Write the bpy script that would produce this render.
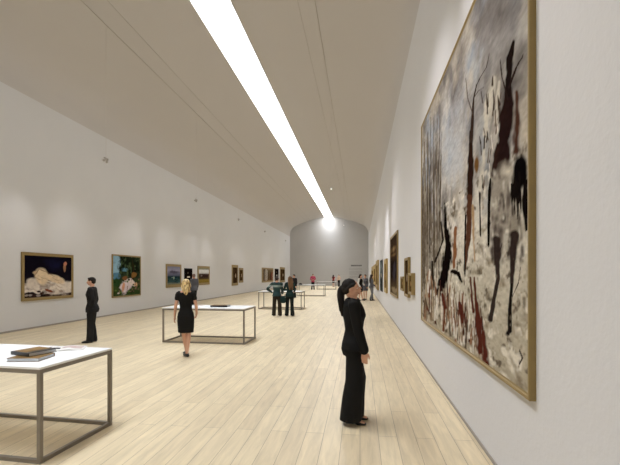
import bpy, bmesh, math, random
import numpy as np
from mathutils import Vector, Matrix, noise as mnoise

# ------------------------------------------------------------------ camera, world, lights, exposure
for _o in list(bpy.data.objects):
    bpy.data.objects.remove(_o)
SC = bpy.context.scene
COL = SC.collection
PI = math.pi
EYE = 1.78
cam_d = bpy.data.cameras.new('camera')
cam_d.sensor_fit = 'HORIZONTAL'
cam_d.sensor_width = 36.0
cam_d.lens = 36.0 * 395.0 / 620.0
cam_d.shift_y = 41.5 / 620.0
cam_d.clip_end = 300
cam = bpy.data.objects.new('camera', cam_d)
COL.objects.link(cam)
cam.location = (0, 0, EYE)
cam.rotation_euler = (PI / 2, 0, math.atan(50 / 395.0))
SC.camera = cam

world = bpy.data.worlds.new('world')
SC.world = world
world.use_nodes = True
world.node_tree.nodes['Background'].inputs[0].default_value = (0.5, 0.5, 0.5, 1)
world.node_tree.nodes['Background'].inputs[1].default_value = 0.0

SKYLIGHT = 3.0          # radiance of the luminous ceiling slot
LOUVRE_WATTS = 1650.0   # the slot's downward louvred light, whole length
LOUVRE_SPREAD = 84.0   # degrees
SPOT_LEFT = 82.0        # watts per hanging spot head
SPOT_RIGHT = 320.0

louvre = bpy.data.lights.new('louvre_light', 'AREA')
louvre.shape = 'RECTANGLE'
louvre.size = 1.1
louvre.size_y = 66.3
louvre.energy = LOUVRE_WATTS
louvre.color = (0.85, 0.91, 1.0)
louvre.spread = math.radians(LOUVRE_SPREAD)
louvre_o = bpy.data.objects.new('louvre_light', louvre)
COL.objects.link(louvre_o)
louvre_o.location = (-4.676, 26.25, 10.30)
louvre_o.rotation_euler = (0, math.radians(-5), 0)
# extra area light added below the slot's end to strengthen the end-wall glow
end_fill = bpy.data.lights.new('slot_end_fill', 'AREA')
end_fill.shape = 'RECTANGLE'
end_fill.size = 1.24
end_fill.size_y = 2.4
end_fill.energy = 165.0
end_fill.color = (0.96, 0.98, 1.0)
end_fill_o = bpy.data.objects.new('slot_end_fill', end_fill)
COL.objects.link(end_fill_o)
end_fill_o.location = (-4.676, 58.2, 10.37)
SC.view_settings.view_transform = 'Standard'
SC.view_settings.look = 'None'
SC.view_settings.gamma = 1.0
SC.view_settings.use_curve_mapping = False
SC.view_settings.exposure = 0.0
SC.cycles.max_bounces = 10
SC.cycles.diffuse_bounces = 6
SC.cycles.sample_clamp_indirect = 6.0


# ------------------------------------------------------------------ helpers
def lin(c):
    c = c / 255.0
    return c / 12.92 if c <= 0.04045 else ((c + 0.055) / 1.055) ** 2.4


def rgb(r, g, b):
    return (lin(r), lin(g), lin(b), 1.0)


def mat(name, col, rough=0.6, metal=0.0, spec=0.3, bump=0.0, bscale=60.0, vary=0.0, vscale=3.0, sheen=0.0):
    m = bpy.data.materials.new(name)
    m.use_nodes = True
    nt = m.node_tree
    b = nt.nodes['Principled BSDF']
    b.inputs['Base Color'].default_value = col
    b.inputs['Roughness'].default_value = rough
    b.inputs['Metallic'].default_value = metal
    b.inputs['Specular IOR Level'].default_value = spec
    if sheen:
        b.inputs['Sheen Weight'].default_value = sheen
    tc = nt.nodes.new('ShaderNodeTexCoord')
    if vary:
        n = nt.nodes.new('ShaderNodeTexNoise')
        n.inputs['Scale'].default_value = vscale
        n.inputs['Detail'].default_value = 4
        nt.links.new(tc.outputs['Object'], n.inputs['Vector'])
        r = nt.nodes.new('ShaderNodeMapRange')
        r.inputs['To Min'].default_value = 1 - vary
        r.inputs['To Max'].default_value = 1 + vary
        nt.links.new(n.outputs['Fac'], r.inputs['Value'])
        mx = nt.nodes.new('ShaderNodeVectorMath')
        mx.operation = 'SCALE'
        mx.inputs[0].default_value = col[:3]
        nt.links.new(r.outputs['Result'], mx.inputs['Scale'])
        nt.links.new(mx.outputs['Vector'], b.inputs['Base Color'])
    if bump:
        n2 = nt.nodes.new('ShaderNodeTexNoise')
        n2.inputs['Scale'].default_value = bscale
        n2.inputs['Detail'].default_value = 3
        nt.links.new(tc.outputs['Object'], n2.inputs['Vector'])
        bp = nt.nodes.new('ShaderNodeBump')
        bp.inputs['Strength'].default_value = bump
        bp.inputs['Distance'].default_value = 0.01
        nt.links.new(n2.outputs['Fac'], bp.inputs['Height'])
        nt.links.new(bp.outputs['Normal'], b.inputs['Normal'])
    return m


def emis(name, col, strength):
    m = bpy.data.materials.new(name)
    m.use_nodes = True
    b = m.node_tree.nodes['Principled BSDF']
    b.inputs['Base Color'].default_value = col
    b.inputs['Emission Color'].default_value = col
    b.inputs['Emission Strength'].default_value = strength
    return m


def link_mesh(name, me, material, parent=None, smooth=False, loc=None):
    me.name = name
    if material and not me.materials:
        me.materials.append(material)
    if smooth:
        for p in me.polygons:
            p.use_smooth = True
    o = bpy.data.objects.new(name, me)
    COL.objects.link(o)
    if parent:
        o.parent = parent
    if loc is not None:
        o.location = loc
    return o


def obj(name, bm, material, parent=None, smooth=False, loc=None):
    me = bpy.data.meshes.new(name)
    bmesh.ops.recalc_face_normals(bm, faces=bm.faces[:])
    bm.to_mesh(me)
    bm.free()
    return link_mesh(name, me, material, parent, smooth, loc)


def thing(name, label, cat, loc=(0, 0, 0), rz=0.0, group=None):
    o = bpy.data.objects.new(name, None)
    o.empty_display_size = 0.2
    COL.objects.link(o)
    o.location = loc
    o.rotation_euler = (0, 0, rz)
    tag(o, label, cat, group)
    return o


def tag(o, label, cat, group=None):
    o['label'] = label
    o['category'] = cat
    if group:
        o['group'] = group
    return o


def struct(o):
    o['kind'] = 'structure'
    return o


def copy_tree(o, parent=None):
    c = o.copy()
    COL.objects.link(c)
    if parent:
        c.parent = parent
    for ch in list(o.children):
        copy_tree(ch, c)
    return c


def box(bm, x0, y0, z0, x1, y1, z1, bevel=0.0):
    vs = [bm.verts.new(p) for p in ((x0, y0, z0), (x1, y0, z0), (x1, y1, z0), (x0, y1, z0),
                                    (x0, y0, z1), (x1, y0, z1), (x1, y1, z1), (x0, y1, z1))]
    fs = [bm.faces.new([vs[i] for i in f]) for f in ((0, 3, 2, 1), (4, 5, 6, 7), (0, 1, 5, 4),
                                                     (1, 2, 6, 5), (2, 3, 7, 6), (3, 0, 4, 7))]
    if bevel:
        es = set(e for f in fs for e in f.edges)
        bmesh.ops.bevel(bm, geom=list(es), offset=bevel, segments=2, affect='EDGES', profile=0.6)
    return vs


def rings(bm, rs, closed=True):
    """bridge a list of vertex rings, capping both ends"""
    n = len(rs[0])
    for a, b in zip(rs, rs[1:]):
        for i in range(n):
            j = (i + 1) % n
            bm.faces.new((a[i], a[j], b[j], b[i]))
    if closed:
        bm.faces.new(list(reversed(rs[0])))
        bm.faces.new(rs[-1])


def loft(bm, secs, n=24, sq=2.0):
    """secs: (x, y, z, half width a along x, half depth b along y[, yaw])"""
    rs = []
    for s in secs:
        x, y, z, a, b = s[:5]
        yaw = s[5] if len(s) > 5 else 0.0
        r = []
        for i in range(n):
            t = 2 * PI * i / n
            ct, st = math.cos(t), math.sin(t)
            px = a * math.copysign(abs(ct) ** (2 / sq), ct)
            py = b * math.copysign(abs(st) ** (2 / sq), st)
            r.append(bm.verts.new((x + px * math.cos(yaw) - py * math.sin(yaw),
                                   y + px * math.sin(yaw) + py * math.cos(yaw), z)))
        rs.append(r)
    rings(bm, rs)


def tube(bm, pts, rads, n=14, caps=True):
    """round limb through points with a radius each, rounded ends"""
    P = [Vector(p) for p in pts]
    R = list(rads)
    # densify with catmull-rom
    Q, RR = [], []
    for i in range(len(P) - 1):
        p0 = P[i - 1] if i else P[i] * 2 - P[i + 1]
        p3 = P[i + 2] if i + 2 < len(P) else P[i + 1] * 2 - P[i]
        for k in range(4):
            t = k / 4
            t2, t3 = t * t, t * t * t
            q = 0.5 * ((2 * P[i]) + (P[i + 1] - p0) * t + (2 * p0 - 5 * P[i] + 4 * P[i + 1] - p3) * t2 +
                       (3 * P[i] - p0 - 3 * P[i + 1] + p3) * t3)
            Q.append(q)
            RR.append(R[i] * (1 - t) + R[i + 1] * t)
    Q.append(P[-1])
    RR.append(R[-1])
    if caps:
        d0 = (Q[0] - Q[1]).normalized()
        d1 = (Q[-1] - Q[-2]).normalized()
        r0, r1 = RR[0], RR[-1]
        Q = [Q[0] + d0 * r0 * 0.85, Q[0] + d0 * r0 * 0.5] + Q + [Q[-1] + d1 * r1 * 0.5, Q[-1] + d1 * r1 * 0.85]
        RR = [r0 * 0.45, r0 * 0.85] + RR + [r1 * 0.85, r1 * 0.45]
    rs = []
    u = None
    for i, q in enumerate(Q):
        a = Q[max(i - 1, 0)]
        b = Q[min(i + 1, len(Q) - 1)]
        d = (b - a).normalized()
        if u is None:
            u = d.orthogonal().normalized()
        u = (u - d * u.dot(d)).normalized()
        v = d.cross(u)
        rs.append([bm.verts.new(q + (u * math.cos(2 * PI * k / n) + v * math.sin(2 * PI * k / n)) * RR[i]) for k in range(n)])
    rings(bm, rs)


def ell(bm, c, r, rot=None, seg=20):
    m = Matrix.Translation(c)
    if rot:
        m = m @ rot.to_4x4()
    m = m @ Matrix.Diagonal((r[0], r[1], r[2], 1))
    bmesh.ops.create_uvsphere(bm, u_segments=seg, v_segments=max(8, seg // 2 + 2), radius=1.0, matrix=m)


def fuse(bm, voxel, smooth=4, fold=0.0, ffreq=(9, 9, 3), seed=0.0):
    """merge overlapping solids in bm into one continuous surface"""
    me = bpy.data.meshes.new('tmp')
    bm.to_mesh(me)
    bm.free()
    o = bpy.data.objects.new('tmp', me)
    COL.objects.link(o)
    r = o.modifiers.new('r', 'REMESH')
    r.mode = 'VOXEL'
    r.voxel_size = voxel
    if smooth:
        s = o.modifiers.new('s', 'SMOOTH')
        s.factor = 0.5
        s.iterations = smooth
    dg = bpy.context.evaluated_depsgraph_get()
    new = bpy.data.meshes.new_from_object(o.evaluated_get(dg))
    bpy.data.objects.remove(o)
    bpy.data.meshes.remove(me)
    if fold:
        nn = [v.normal.copy() for v in new.vertices]
        for v, nv in zip(new.vertices, nn):
            p = Vector((v.co.x * ffreq[0] + seed, v.co.y * ffreq[1], v.co.z * ffreq[2]))
            v.co += nv * fold * (mnoise.noise(p) + 0.5 * mnoise.noise(p * 2.3))
    return new


def join_me(a, b):
    """append mesh b to mesh a"""
    bm = bmesh.new()
    bm.from_mesh(a)
    bm.from_mesh(b)
    bm.to_mesh(a)
    bm.free()
    return a


# ------------------------------------------------------------------ materials
M = {}
M['wall'] = mat('white_wall_paint', (0.70, 0.70, 0.71, 1), 0.85, spec=0.15, bump=0.25, bscale=22, vary=0.03, vscale=0.8)
M['end_wall'] = mat('grey_end_wall', (0.47, 0.46, 0.45, 1), 0.85, spec=0.15, bump=0.2, bscale=10, vary=0.05, vscale=0.7)
M['ceiling'] = mat('ceiling_plaster', (0.60, 0.575, 0.555, 1), 0.9, spec=0.1, vary=0.015, vscale=0.4)
M['track'] = mat('track_metal', (0.50, 0.465, 0.41, 1), 0.8)
M['lampmetal'] = mat('lamp_grey', (0.46, 0.44, 0.42, 1), 0.5)
M['wire'] = mat('wire_grey', (0.62, 0.59, 0.55, 1), 0.6)
M['steel'] = mat('bronze_grey_steel', (0.24, 0.21, 0.175, 1), 0.42, metal=0.35, spec=0.5)
M['tabletop'] = mat('white_laminate', (0.92, 0.92, 0.91, 1), 0.35, spec=0.5)
M['gold'] = mat('gilt_frame', (0.30, 0.215, 0.085, 1), 0.5, metal=0.25, spec=0.4, vary=0.12, vscale=9)
M['gold_light'] = mat('pale_gilt_frame', (0.42, 0.30, 0.12, 1), 0.5, metal=0.25, spec=0.4, vary=0.12, vscale=9)
M['backing'] = mat('canvas_back', (0.25, 0.2, 0.15, 1), 0.8)
M['skin'] = mat('skin', rgb(216, 168, 142), 0.55, spec=0.3)
M['skin_tan'] = mat('skin_tan', rgb(190, 138, 112), 0.55, spec=0.3)
M['lips'] = mat('lips', rgb(150, 72, 66), 0.5)
M['eyewhite'] = mat('eye_white', rgb(225, 220, 212), 0.3)
M['iris'] = mat('dark_iris', rgb(38, 26, 20), 0.3)
M['black'] = mat('black_cloth', (0.011, 0.0105, 0.010, 1), 0.8, spec=0.15, bump=0.1, bscale=300)
M['suit'] = mat('charcoal_suit', (0.017, 0.016, 0.017, 1), 0.8, spec=0.15, bump=0.1, bscale=300)
M['shoe'] = mat('black_leather', (0.010, 0.009, 0.009, 1), 0.35, spec=0.5)
M['hair_black'] = mat('black_brown_hair', (0.013, 0.010, 0.008, 1), 0.62, spec=0.2, vary=0.3, vscale=40)
M['hair_brown'] = mat('brown_hair', (0.16, 0.085, 0.04, 1), 0.5, vary=0.3, vscale=30)
M['hair_dark'] = mat('dark_brown_hair', (0.035, 0.022, 0.015, 1), 0.5, vary=0.3, vscale=30)
M['hair_grey'] = mat('greying_hair', (0.22, 0.15, 0.13, 1), 0.6, vary=0.2, vscale=30)
M['white_cloth'] = mat('white_cloth', rgb(225, 222, 216), 0.8)
M['grey_cloth'] = mat('grey_cloth', rgb(92, 92, 98), 0.85)
M['jeans'] = mat('grey_jeans', rgb(118, 120, 124), 0.85)
M['teal'] = mat('dark_teal_wool', rgb(32, 58, 60), 0.9, sheen=0.2)
M['teal2'] = mat('dark_green_cloth', rgb(22, 44, 42), 0.9)
M['stripe'] = mat('pale_grey_wool', rgb(150, 165, 160), 0.9)
M['brown_trs'] = mat('dark_brown_trousers', rgb(48, 40, 30), 0.85)
M['dark_trs'] = mat('dark_green_black_trousers', rgb(22, 28, 27), 0.85)
M['pink'] = mat('pink_red_shirt', rgb(176, 66, 92), 0.85)
M['red'] = mat('red_top', rgb(160, 40, 48), 0.85)
M['beige'] = mat('beige_top', rgb(206, 182, 158), 0.85)
M['cover_black'] = mat('black_book_cover', (0.012, 0.012, 0.014, 1), 0.3, spec=0.5)
M['cover_brown'] = mat('brown_book_cover', rgb(128, 98, 52), 0.45, vary=0.5, vscale=14)
M['pages'] = mat('grey_white_pages', rgb(205, 208, 212), 0.8)
M['print'] = mat('dark_print', (0.03, 0.02, 0.02, 1), 0.6)
M['print_rose'] = mat('rose_print', rgb(196, 172, 166), 0.6)
M['vinyl'] = mat('dark_vinyl_lettering', (0.07, 0.07, 0.07, 1), 0.7)
M['vinyl_grey'] = mat('grey_vinyl_lettering', (0.22, 0.21, 0.21, 1), 0.7)
M['foot_shade'] = mat('grey_foot_shade', (0.36, 0.33, 0.29, 1), 0.7)

# blonde hair with golden strands
m = mat('blonde_hair', rgb(222, 190, 128), 0.5)
nt = m.node_tree
w = nt.nodes.new('ShaderNodeTexNoise')
w.inputs['Scale'].default_value = 1.0
w.inputs['Detail'].default_value = 3
tc = nt.nodes.new('ShaderNodeTexCoord')
mp = nt.nodes.new('ShaderNodeMapping')
mp.inputs['Scale'].default_value = (45, 45, 9)
nt.links.new(tc.outputs['Object'], mp.inputs['Vector'])
nt.links.new(mp.outputs['Vector'], w.inputs['Vector'])
cr = nt.nodes.new('ShaderNodeValToRGB')
cr.color_ramp.elements[0].position = 0.38
cr.color_ramp.elements[0].color = rgb(120, 84, 40)
cr.color_ramp.elements[1].position = 0.56
cr.color_ramp.elements[1].color = rgb(240, 214, 158)
nt.links.new(w.outputs['Fac'], cr.inputs['Fac'])
nt.links.new(cr.outputs['Color'], nt.nodes['Principled BSDF'].inputs['Base Color'])
M['hair_blonde'] = m

# oak plank floor
m = mat('oak_plank_floor', (0.6, 0.5, 0.36, 1), 0.42, spec=0.3)
nt = m.node_tree
bs = nt.nodes['Principled BSDF']
tc = nt.nodes.new('ShaderNodeTexCoord')
mp = nt.nodes.new('ShaderNodeMapping')
mp.inputs['Rotation'].default_value = (0, 0, PI / 2)
nt.links.new(tc.outputs['Object'], mp.inputs['Vector'])
br = nt.nodes.new('ShaderNodeTexBrick')
br.offset = 0.37
br.inputs['Scale'].default_value = 1.0
br.inputs['Brick Width'].default_value = 2.2
br.inputs['Row Height'].default_value = 0.2
br.inputs['Mortar Size'].default_value = 0.003
br.inputs['Mortar Smooth'].default_value = 0.3
br.inputs['Bias'].default_value = 0.1
br.inputs['Color1'].default_value = (0.65, 0.535, 0.36, 1)
br.inputs['Color2'].default_value = (0.745, 0.625, 0.425, 1)
br.inputs['Mortar'].default_value = (0.34, 0.27, 0.18, 1)
nt.links.new(mp.outputs['Vector'], br.inputs['Vector'])
mg = nt.nodes.new('ShaderNodeMapping')
mg.inputs['Scale'].default_value = (7.0, 0.7, 1.0)
nt.links.new(tc.outputs['Object'], mg.inputs['Vector'])
gn = nt.nodes.new('ShaderNodeTexNoise')
gn.inputs['Scale'].default_value = 2.2
gn.inputs['Detail'].default_value = 7
gn.inputs['Roughness'].default_value = 0.62
gn.inputs['Distortion'].default_value = 0.6
nt.links.new(mg.outputs['Vector'], gn.inputs['Vector'])
rg = nt.nodes.new('ShaderNodeMapRange')
rg.inputs['From Min'].default_value = 0.25
rg.inputs['From Max'].default_value = 0.75
rg.inputs['To Min'].default_value = 0.82
rg.inputs['To Max'].default_value = 1.14
nt.links.new(gn.outputs['Fac'], rg.inputs['Value'])
vm = nt.nodes.new('ShaderNodeVectorMath')
vm.operation = 'SCALE'
nt.links.new(br.outputs['Color'], vm.inputs[0])
nt.links.new(rg.outputs['Result'], vm.inputs['Scale'])
nt.links.new(vm.outputs['Vector'], bs.inputs['Base Color'])
bp = nt.nodes.new('ShaderNodeBump')
bp.inputs['Strength'].default_value = 0.15
bp.inputs['Distance'].default_value = 0.004
bp.invert = True
nt.links.new(br.outputs['Fac'], bp.inputs['Height'])
nt.links.new(bp.outputs['Normal'], bs.inputs['Normal'])
M['floor'] = m

# ------------------------------------------------------------------ the hall
XR, XL = 1.248, -10.6
XC = (XR + XL) / 2
Y0, Y1 = -7.0, 59.5
HALF = (XR - XL) / 2
ZS = 7.5                                   # springing of the curved ceiling
SLOT0, SLOT1 = -5.23, -3.97                # luminous slot in the crown
PROF = [(HALF, ZS), (HALF - 0.03, 8.0), (HALF - 0.2, 8.5), (HALF - 0.62, 8.95), (HALF - 1.35, 9.32), (3.6, 9.68),
        (2.6, 9.97), (1.6, 10.2), (0.63, 10.36)]


def ceil_z(x):
    d = abs(x - XC)
    for (a, za), (b, zb) in zip(PROF, PROF[1:]):
        if b <= d <= a:
            return za + (zb - za) * (a - d) / (a - b)
    return PROF[-1][1]


bm = bmesh.new()
box(bm, XL - 0.3, Y0 - 0.3, -0.15, XR + 0.3, Y1 + 0.3, 0.0)
struct(obj('floor', bm, M['floor']))
bm = bmesh.new()
box(bm, XL - 0.3, Y0 - 0.3, 0.0, XL, Y1 + 0.3, ZS)
struct(obj('wall_left', bm, M['wall']))
bm = bmesh.new()
box(bm, XR, Y0 - 0.3, 0.0, XR + 0.3, Y1 + 0.3, ZS)
struct(obj('wall_right', bm, M['wall']))
bm = bmesh.new()
box(bm, XL, Y1, 0.0, XR, Y1 + 0.3, 11.2)
struct(obj('wall_back', bm, M['end_wall']))
bm = bmesh.new()
box(bm, XL, Y0 - 0.3, 0.0, XR, Y0, 11.2)
struct(obj('wall_front', bm, M['wall']))


def smooth_prof():
    P = PROF
    out = []
    for i in range(len(P) - 1):
        p0 = P[i - 1] if i else (HALF, ZS - 0.5)
        p3 = P[i + 2] if i + 2 < len(P) else (-0.4, 10.42)
        for k in range(5):
            t = k / 5
            out.append(tuple(0.5 * ((2 * P[i][c]) + (P[i + 1][c] - p0[c]) * t +
                                    (2 * p0[c] - 5 * P[i][c] + 4 * P[i + 1][c] - p3[c]) * t * t +
                                    (3 * P[i][c] - p0[c] - 3 * P[i + 1][c] + p3[c]) * t ** 3) for c in (0, 1)))
    out.append(P[-1])
    return out


SP = smooth_prof()
bm = bmesh.new()
for sgn in (1, -1):
    ins = [(XC + sgn * d, z) for d, z in SP] + [(XC + sgn * 0.63, 10.62)]
    outs = [(XC + sgn * (d + 0.3), z + 0.3) for d, z in SP] + [(XC + sgn * 0.8, 10.9)]
    loop = ins + list(reversed(outs))
    ra = [bm.verts.new((x, Y0, z)) for x, z in loop]
    rb = [bm.verts.new((x, Y1, z)) for x, z in loop]
    n = len(loop)
    for i in range(n):
        j = (i + 1) % n
        bm.faces.new((ra[i], ra[j], rb[j], rb[i]))
    k = len(ins)
    for R_ in (ra, rb):
        for i in range(k - 1):
            bm.faces.new((R_[i], R_[i + 1], R_[n - 2 - i], R_[n - 1 - i]))
bm.verts.ensure_lookup_table()
ceiling = obj('ceiling', bm, M['ceiling'], smooth=True)
struct(ceiling)
for p in ceiling.data.polygons:
    if abs(p.normal.y) > 0.5:
        p.use_smooth = False
bpy.context.view_layer.update()
ceiling.data.set_sharp_from_angle(angle=math.radians(40))

# luminous slot: a continuous lit diffuser in the crown
slot = thing('ceiling_light', 'long continuous white glowing light slot running along the crown of the ceiling', 'light',
             (XC, Y0, 10.40))
bm = bmesh.new()
box(bm, -0.63, 0.0, 0.0, 0.63, Y1 - Y0, 0.06)
obj('diffuser', bm, emis('lit_diffuser', (0.97, 0.985, 1.0, 1), SKYLIGHT), slot)
bm = bmesh.new()
box(bm, -0.63, 0.0, 0.06, 0.63, Y1 - Y0, 0.2)
obj('housing', bm, M['lampmetal'], slot)

# shade line at the foot of the long walls, built as thin grey strips
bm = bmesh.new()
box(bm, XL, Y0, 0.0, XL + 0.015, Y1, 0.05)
struct(obj('foot_shade_left', bm, M['foot_shade']))
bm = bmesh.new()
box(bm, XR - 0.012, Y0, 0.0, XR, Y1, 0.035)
struct(obj('foot_shade_right', bm, M['foot_shade']))

# ceiling lighting tracks
for x, wd, words in ((-8.05, 0.016, 'dark thin track line on the left ceiling slope, nearer the left wall'),
                     (-7.45, 0.005, 'fainter thin track line on the left ceiling slope, nearer the light slot'),
                     (-1.30, 0.015, 'dark thin track line on the right ceiling slope, nearer the right wall'),
                     (-1.84, 0.005, 'fainter thin track line on the right ceiling slope, nearer the light slot')):
    bm = bmesh.new()
    z = ceil_z(x)
    box(bm, -wd / 2, Y0 + 0.02, -0.018, wd / 2, Y1 - 0.02, -0.006)
    tag(obj('lighting_track', bm, M['track'], loc=(x, 0, z)), words, 'lighting track', 'tracks on the ceiling')


# hanging twin spot lamps
def make_spot_lamp(side, watts):
    """side -1: aims at left wall, +1: right wall. origin at the ceiling end of the wire"""
    root = thing('hanging_spotlight', 'x', 'spotlight')
    return root


def spot_lamp(x, y, z, side, aims, watts, label, group, size=1.0, cone=54):
    zc = ceil_z(x) - 0.02
    root = thing('hanging_spotlight', label, 'spotlight', (x, y, z), 0, group)
    bm = bmesh.new()
    tube(bm, [(0, 0, 0.085), (0, 0, zc - z)], [0.004, 0.004], n=6, caps=False)
    obj('wire', bm, M['wire'], root)
    bm = bmesh.new()
    box(bm, -0.03, -0.09, 0.07, 0.03, 0.09, 0.09, 0.005)
    obj('mounting_bar', bm, M['lampmetal'], root)
    for k, (ty, tz) in enumerate(aims):
        sy = -0.065 if k == 0 else 0.065
        tgt = Vector(((XL if side < 0 else XR) - x, ty - y, tz - z))
        d = (tgt - Vector((0, sy, 0))).normalized()
        bm = bmesh.new()
        p0 = Vector((0, sy, 0.02)) - d * 0.075
        rr = []
        u = d.orthogonal().normalized()
        v = d.cross(u)
        for s, r in ((0, 0.020), (0.015, 0.030), (0.09, 0.034), (0.145, 0.038), (0.145, 0.032), (0.125, 0.030)):
            rr.append([bm.verts.new(p0 + d * s + (u * math.cos(a * PI / 8) + v * math.sin(a * PI / 8)) * r) for a in range(16)])
        rings(bm, rr)
        hd = obj('lamp_head', bm, M['lampmetal'], root, smooth=True)
        bm = bmesh.new()
        q = p0 + d * 0.132
        bm.faces.new([bm.verts.new(q + (u * math.cos(a * PI / 8) + v * math.sin(a * PI / 8)) * 0.029) for a in range(16)])
        obj('lens', bm, emis('lit_lens', (1, 0.97, 0.92, 1), 1.5), hd)
        L = bpy.data.lights.new('spot', 'SPOT')
        L.energy = watts
        L.color = (0.97, 0.935, 0.96)
        L.spot_size = math.radians(cone)
        L.spot_blend = 1.0
        L.shadow_soft_size = 0.04
        lo = bpy.data.objects.new('spot_beam', L)
        COL.objects.link(lo)
        lo.parent = root
        lo.location = p0 + d * 0.20
        lo.rotation_euler = d.to_track_quat('-Z', 'Y').to_euler()
    return root


LG = 'twin spotlights hanging along the left wall'
for y, z, aims, lab in ((11.7, 5.4, ((10.8, 2.7), (13.6, 2.7)), 'grey twin spotlight on a thin wire, nearest and largest of the left row'),
                        (18.7, 5.4, ((16.9, 2.7), (20.9, 2.7)), 'grey twin spotlight on a thin wire, second nearest of the left row'),
                        (25.6, 5.4, ((23.6, 2.7), (26.4, 2.7)), 'added tiny grey twin spotlight on a thin wire, third nearest of the left row'),  # this lamp and the next two are added to wash the wall
                        (33.0, 5.4, ((32.3, 2.7), (34.6, 2.7)), 'added tiny twin spotlight on a wire above the two narrow brown paintings'),
                        (42.5, 5.4, ((43.5, 2.7), (46.3, 2.7)), 'added tiny twin spotlight on a wire above the wide far left painting'),
                        (49.5, 5.4, ((49.8, 2.7), (53.7, 2.7)), 'tiny twin spotlight on a wire, farthest of the left row')):
    spot_lamp(-8.05, y, z, -1, aims, SPOT_LEFT * (1.0 if y < 30 else 0.75), lab, LG)
RG = 'twin spotlights hanging along the right wall'
for y, z, aims, lab in ((5.2, 6.6, ((3.6, 2.8), (7.2, 2.8)), 'added out-of-view twin spotlight hanging high in front of the big snow painting'),  # added above the view to light the big painting and near wall
                        (17.8, 5.6, ((12.4, 2.6), (19.0, 2.8)), 'white twin spotlight hanging on a thin wire right of the bright light slot'),
                        (31.5, 5.65, ((26.5, 3.0), (33.5, 3.0)), 'tiny twin spotlight on a wire near where the light slot ends')):
    spot_lamp(-1.30, y, z, 1, aims, SPOT_RIGHT, lab, RG, cone=75)


# ------------------------------------------------------------------ painted canvases
class Paint:
    def __init__(self, w, h, nx, seed=0):
        self.nx = nx
        self.ny = max(8, int(nx * h / w))
        self.w, self.h = w, h
        u = np.linspace(0, 1, self.nx)
        v = np.linspace(0, 1, self.ny)
        self.U, self.V = np.meshgrid(u, v)
        self.C = np.zeros((self.ny, self.nx, 3))
        self.rs = np.random.RandomState(seed)

    def noise(self, fx, fy, octv=3):
        out = np.zeros_like(self.U)
        amp, tot = 1.0, 0.0
        for _ in range(octv):
            gx, gy = int(fx) + 2, int(fy) + 2
            g = self.rs.rand(gy + 1, gx + 1)
            x = self.U * fx
            y = self.V * fy
            xi, yi = np.minimum(x.astype(int), gx - 1), np.minimum(y.astype(int), gy - 1)
            xf, yf = x - xi, y - yi
            xf, yf = xf * xf * (3 - 2 * xf), yf * yf * (3 - 2 * yf)
            n = (g[yi, xi] * (1 - xf) + g[yi, xi + 1] * xf) * (1 - yf) + (g[yi + 1, xi] * (1 - xf) + g[yi + 1, xi + 1] * xf) * yf
            out += n * amp
            tot += amp
            amp *= 0.55
            fx *= 2.1
            fy *= 2.1
        return out / tot

    def blend(self, m, c):
        c = np.array([lin(c[0]), lin(c[1]), lin(c[2])])
        m = np.clip(m, 0, 1)[..., None]
        self.C = self.C * (1 - m) + c * m

    def grad(self, stops):
        vs = [s[0] for s in stops]
        for k in range(3):
            self.C[..., k] = np.interp(self.V, vs, [lin(s[1][k]) for s in stops])

    def blob(self, u, v, ru, rv, c, soft=0.25, ang=0.0, rough=0.35, a=1.0, f=9):
        du, dv = (self.U - u) * self.w, (self.V - v) * self.h
        ca, sa = math.cos(ang), math.sin(ang)
        x = (du * ca + dv * sa) / (ru * self.w)
        y = (-du * sa + dv * ca) / (rv * self.h)
        d = np.sqrt(x * x + y * y) + (self.noise(f, f) - 0.5) * 2 * rough
        self.blend((1 - (d - 1 + soft) / soft) * a, c)

    def stroke(self, pts, wd, c, soft=0.3, rough=0.3, a=1.0):
        best = np.full_like(self.U, 9.0)
        X, Y = self.U * self.w, self.V * self.h
        for i in range(len(pts) - 1):
            x0, y0 = pts[i][0] * self.w, pts[i][1] * self.h
            x1, y1 = pts[i + 1][0] * self.w, pts[i + 1][1] * self.h
            w0 = wd[i] if isinstance(wd, (list, tuple)) else wd
            w1 = wd[i + 1] if isinstance(wd, (list, tuple)) else wd
            L2 = (x1 - x0) ** 2 + (y1 - y0) ** 2 + 1e-9
            t = np.clip(((X - x0) * (x1 - x0) + (Y - y0) * (y1 - y0)) / L2, 0, 1)
            d = np.hypot(X - x0 - t * (x1 - x0), Y - y0 - t * (y1 - y0)) / ((w0 + (w1 - w0) * t) * self.w)
            best = np.minimum(best, d)
        best = best + (self.noise(24, 24) - 0.5) * 2 * rough
        self.blend((1 - (best - 1 + soft) / soft) * a, c)

    def mottle(self, amt, fx=30, fy=30):
        self.C *= (1 + (self.noise(fx, fy, 4) - 0.5) * 2 * amt)[..., None]

    def mesh(self, w, h):
        """canvas facing +x, u along +y, v along +z, base at z=0, centred on y"""
        nx, ny = self.nx, self.ny
        co = np.zeros((ny * nx, 3))
        co[:, 1] = (self.U.ravel() - 0.5) * w
        co[:, 2] = self.V.ravel() * h
        i = np.arange((ny - 1) * (nx - 1))
        r, c = i // (nx - 1), i % (nx - 1)
        a = r * nx + c
        faces = np.stack([a, a + 1, a + nx + 1, a + nx], 1)
        me = bpy.data.meshes.new('canvas')
        me.from_pydata(co.tolist(), [], faces.tolist())
        at = me.color_attributes.new('paint', 'FLOAT_COLOR', 'POINT')
        col = np.ones((ny * nx, 4))
        col[:, :3] = np.clip(self.C.reshape(-1, 3), 0, 1)
        at.data.foreach_set('color', col.ravel())
        me.update()
        return me


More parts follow.
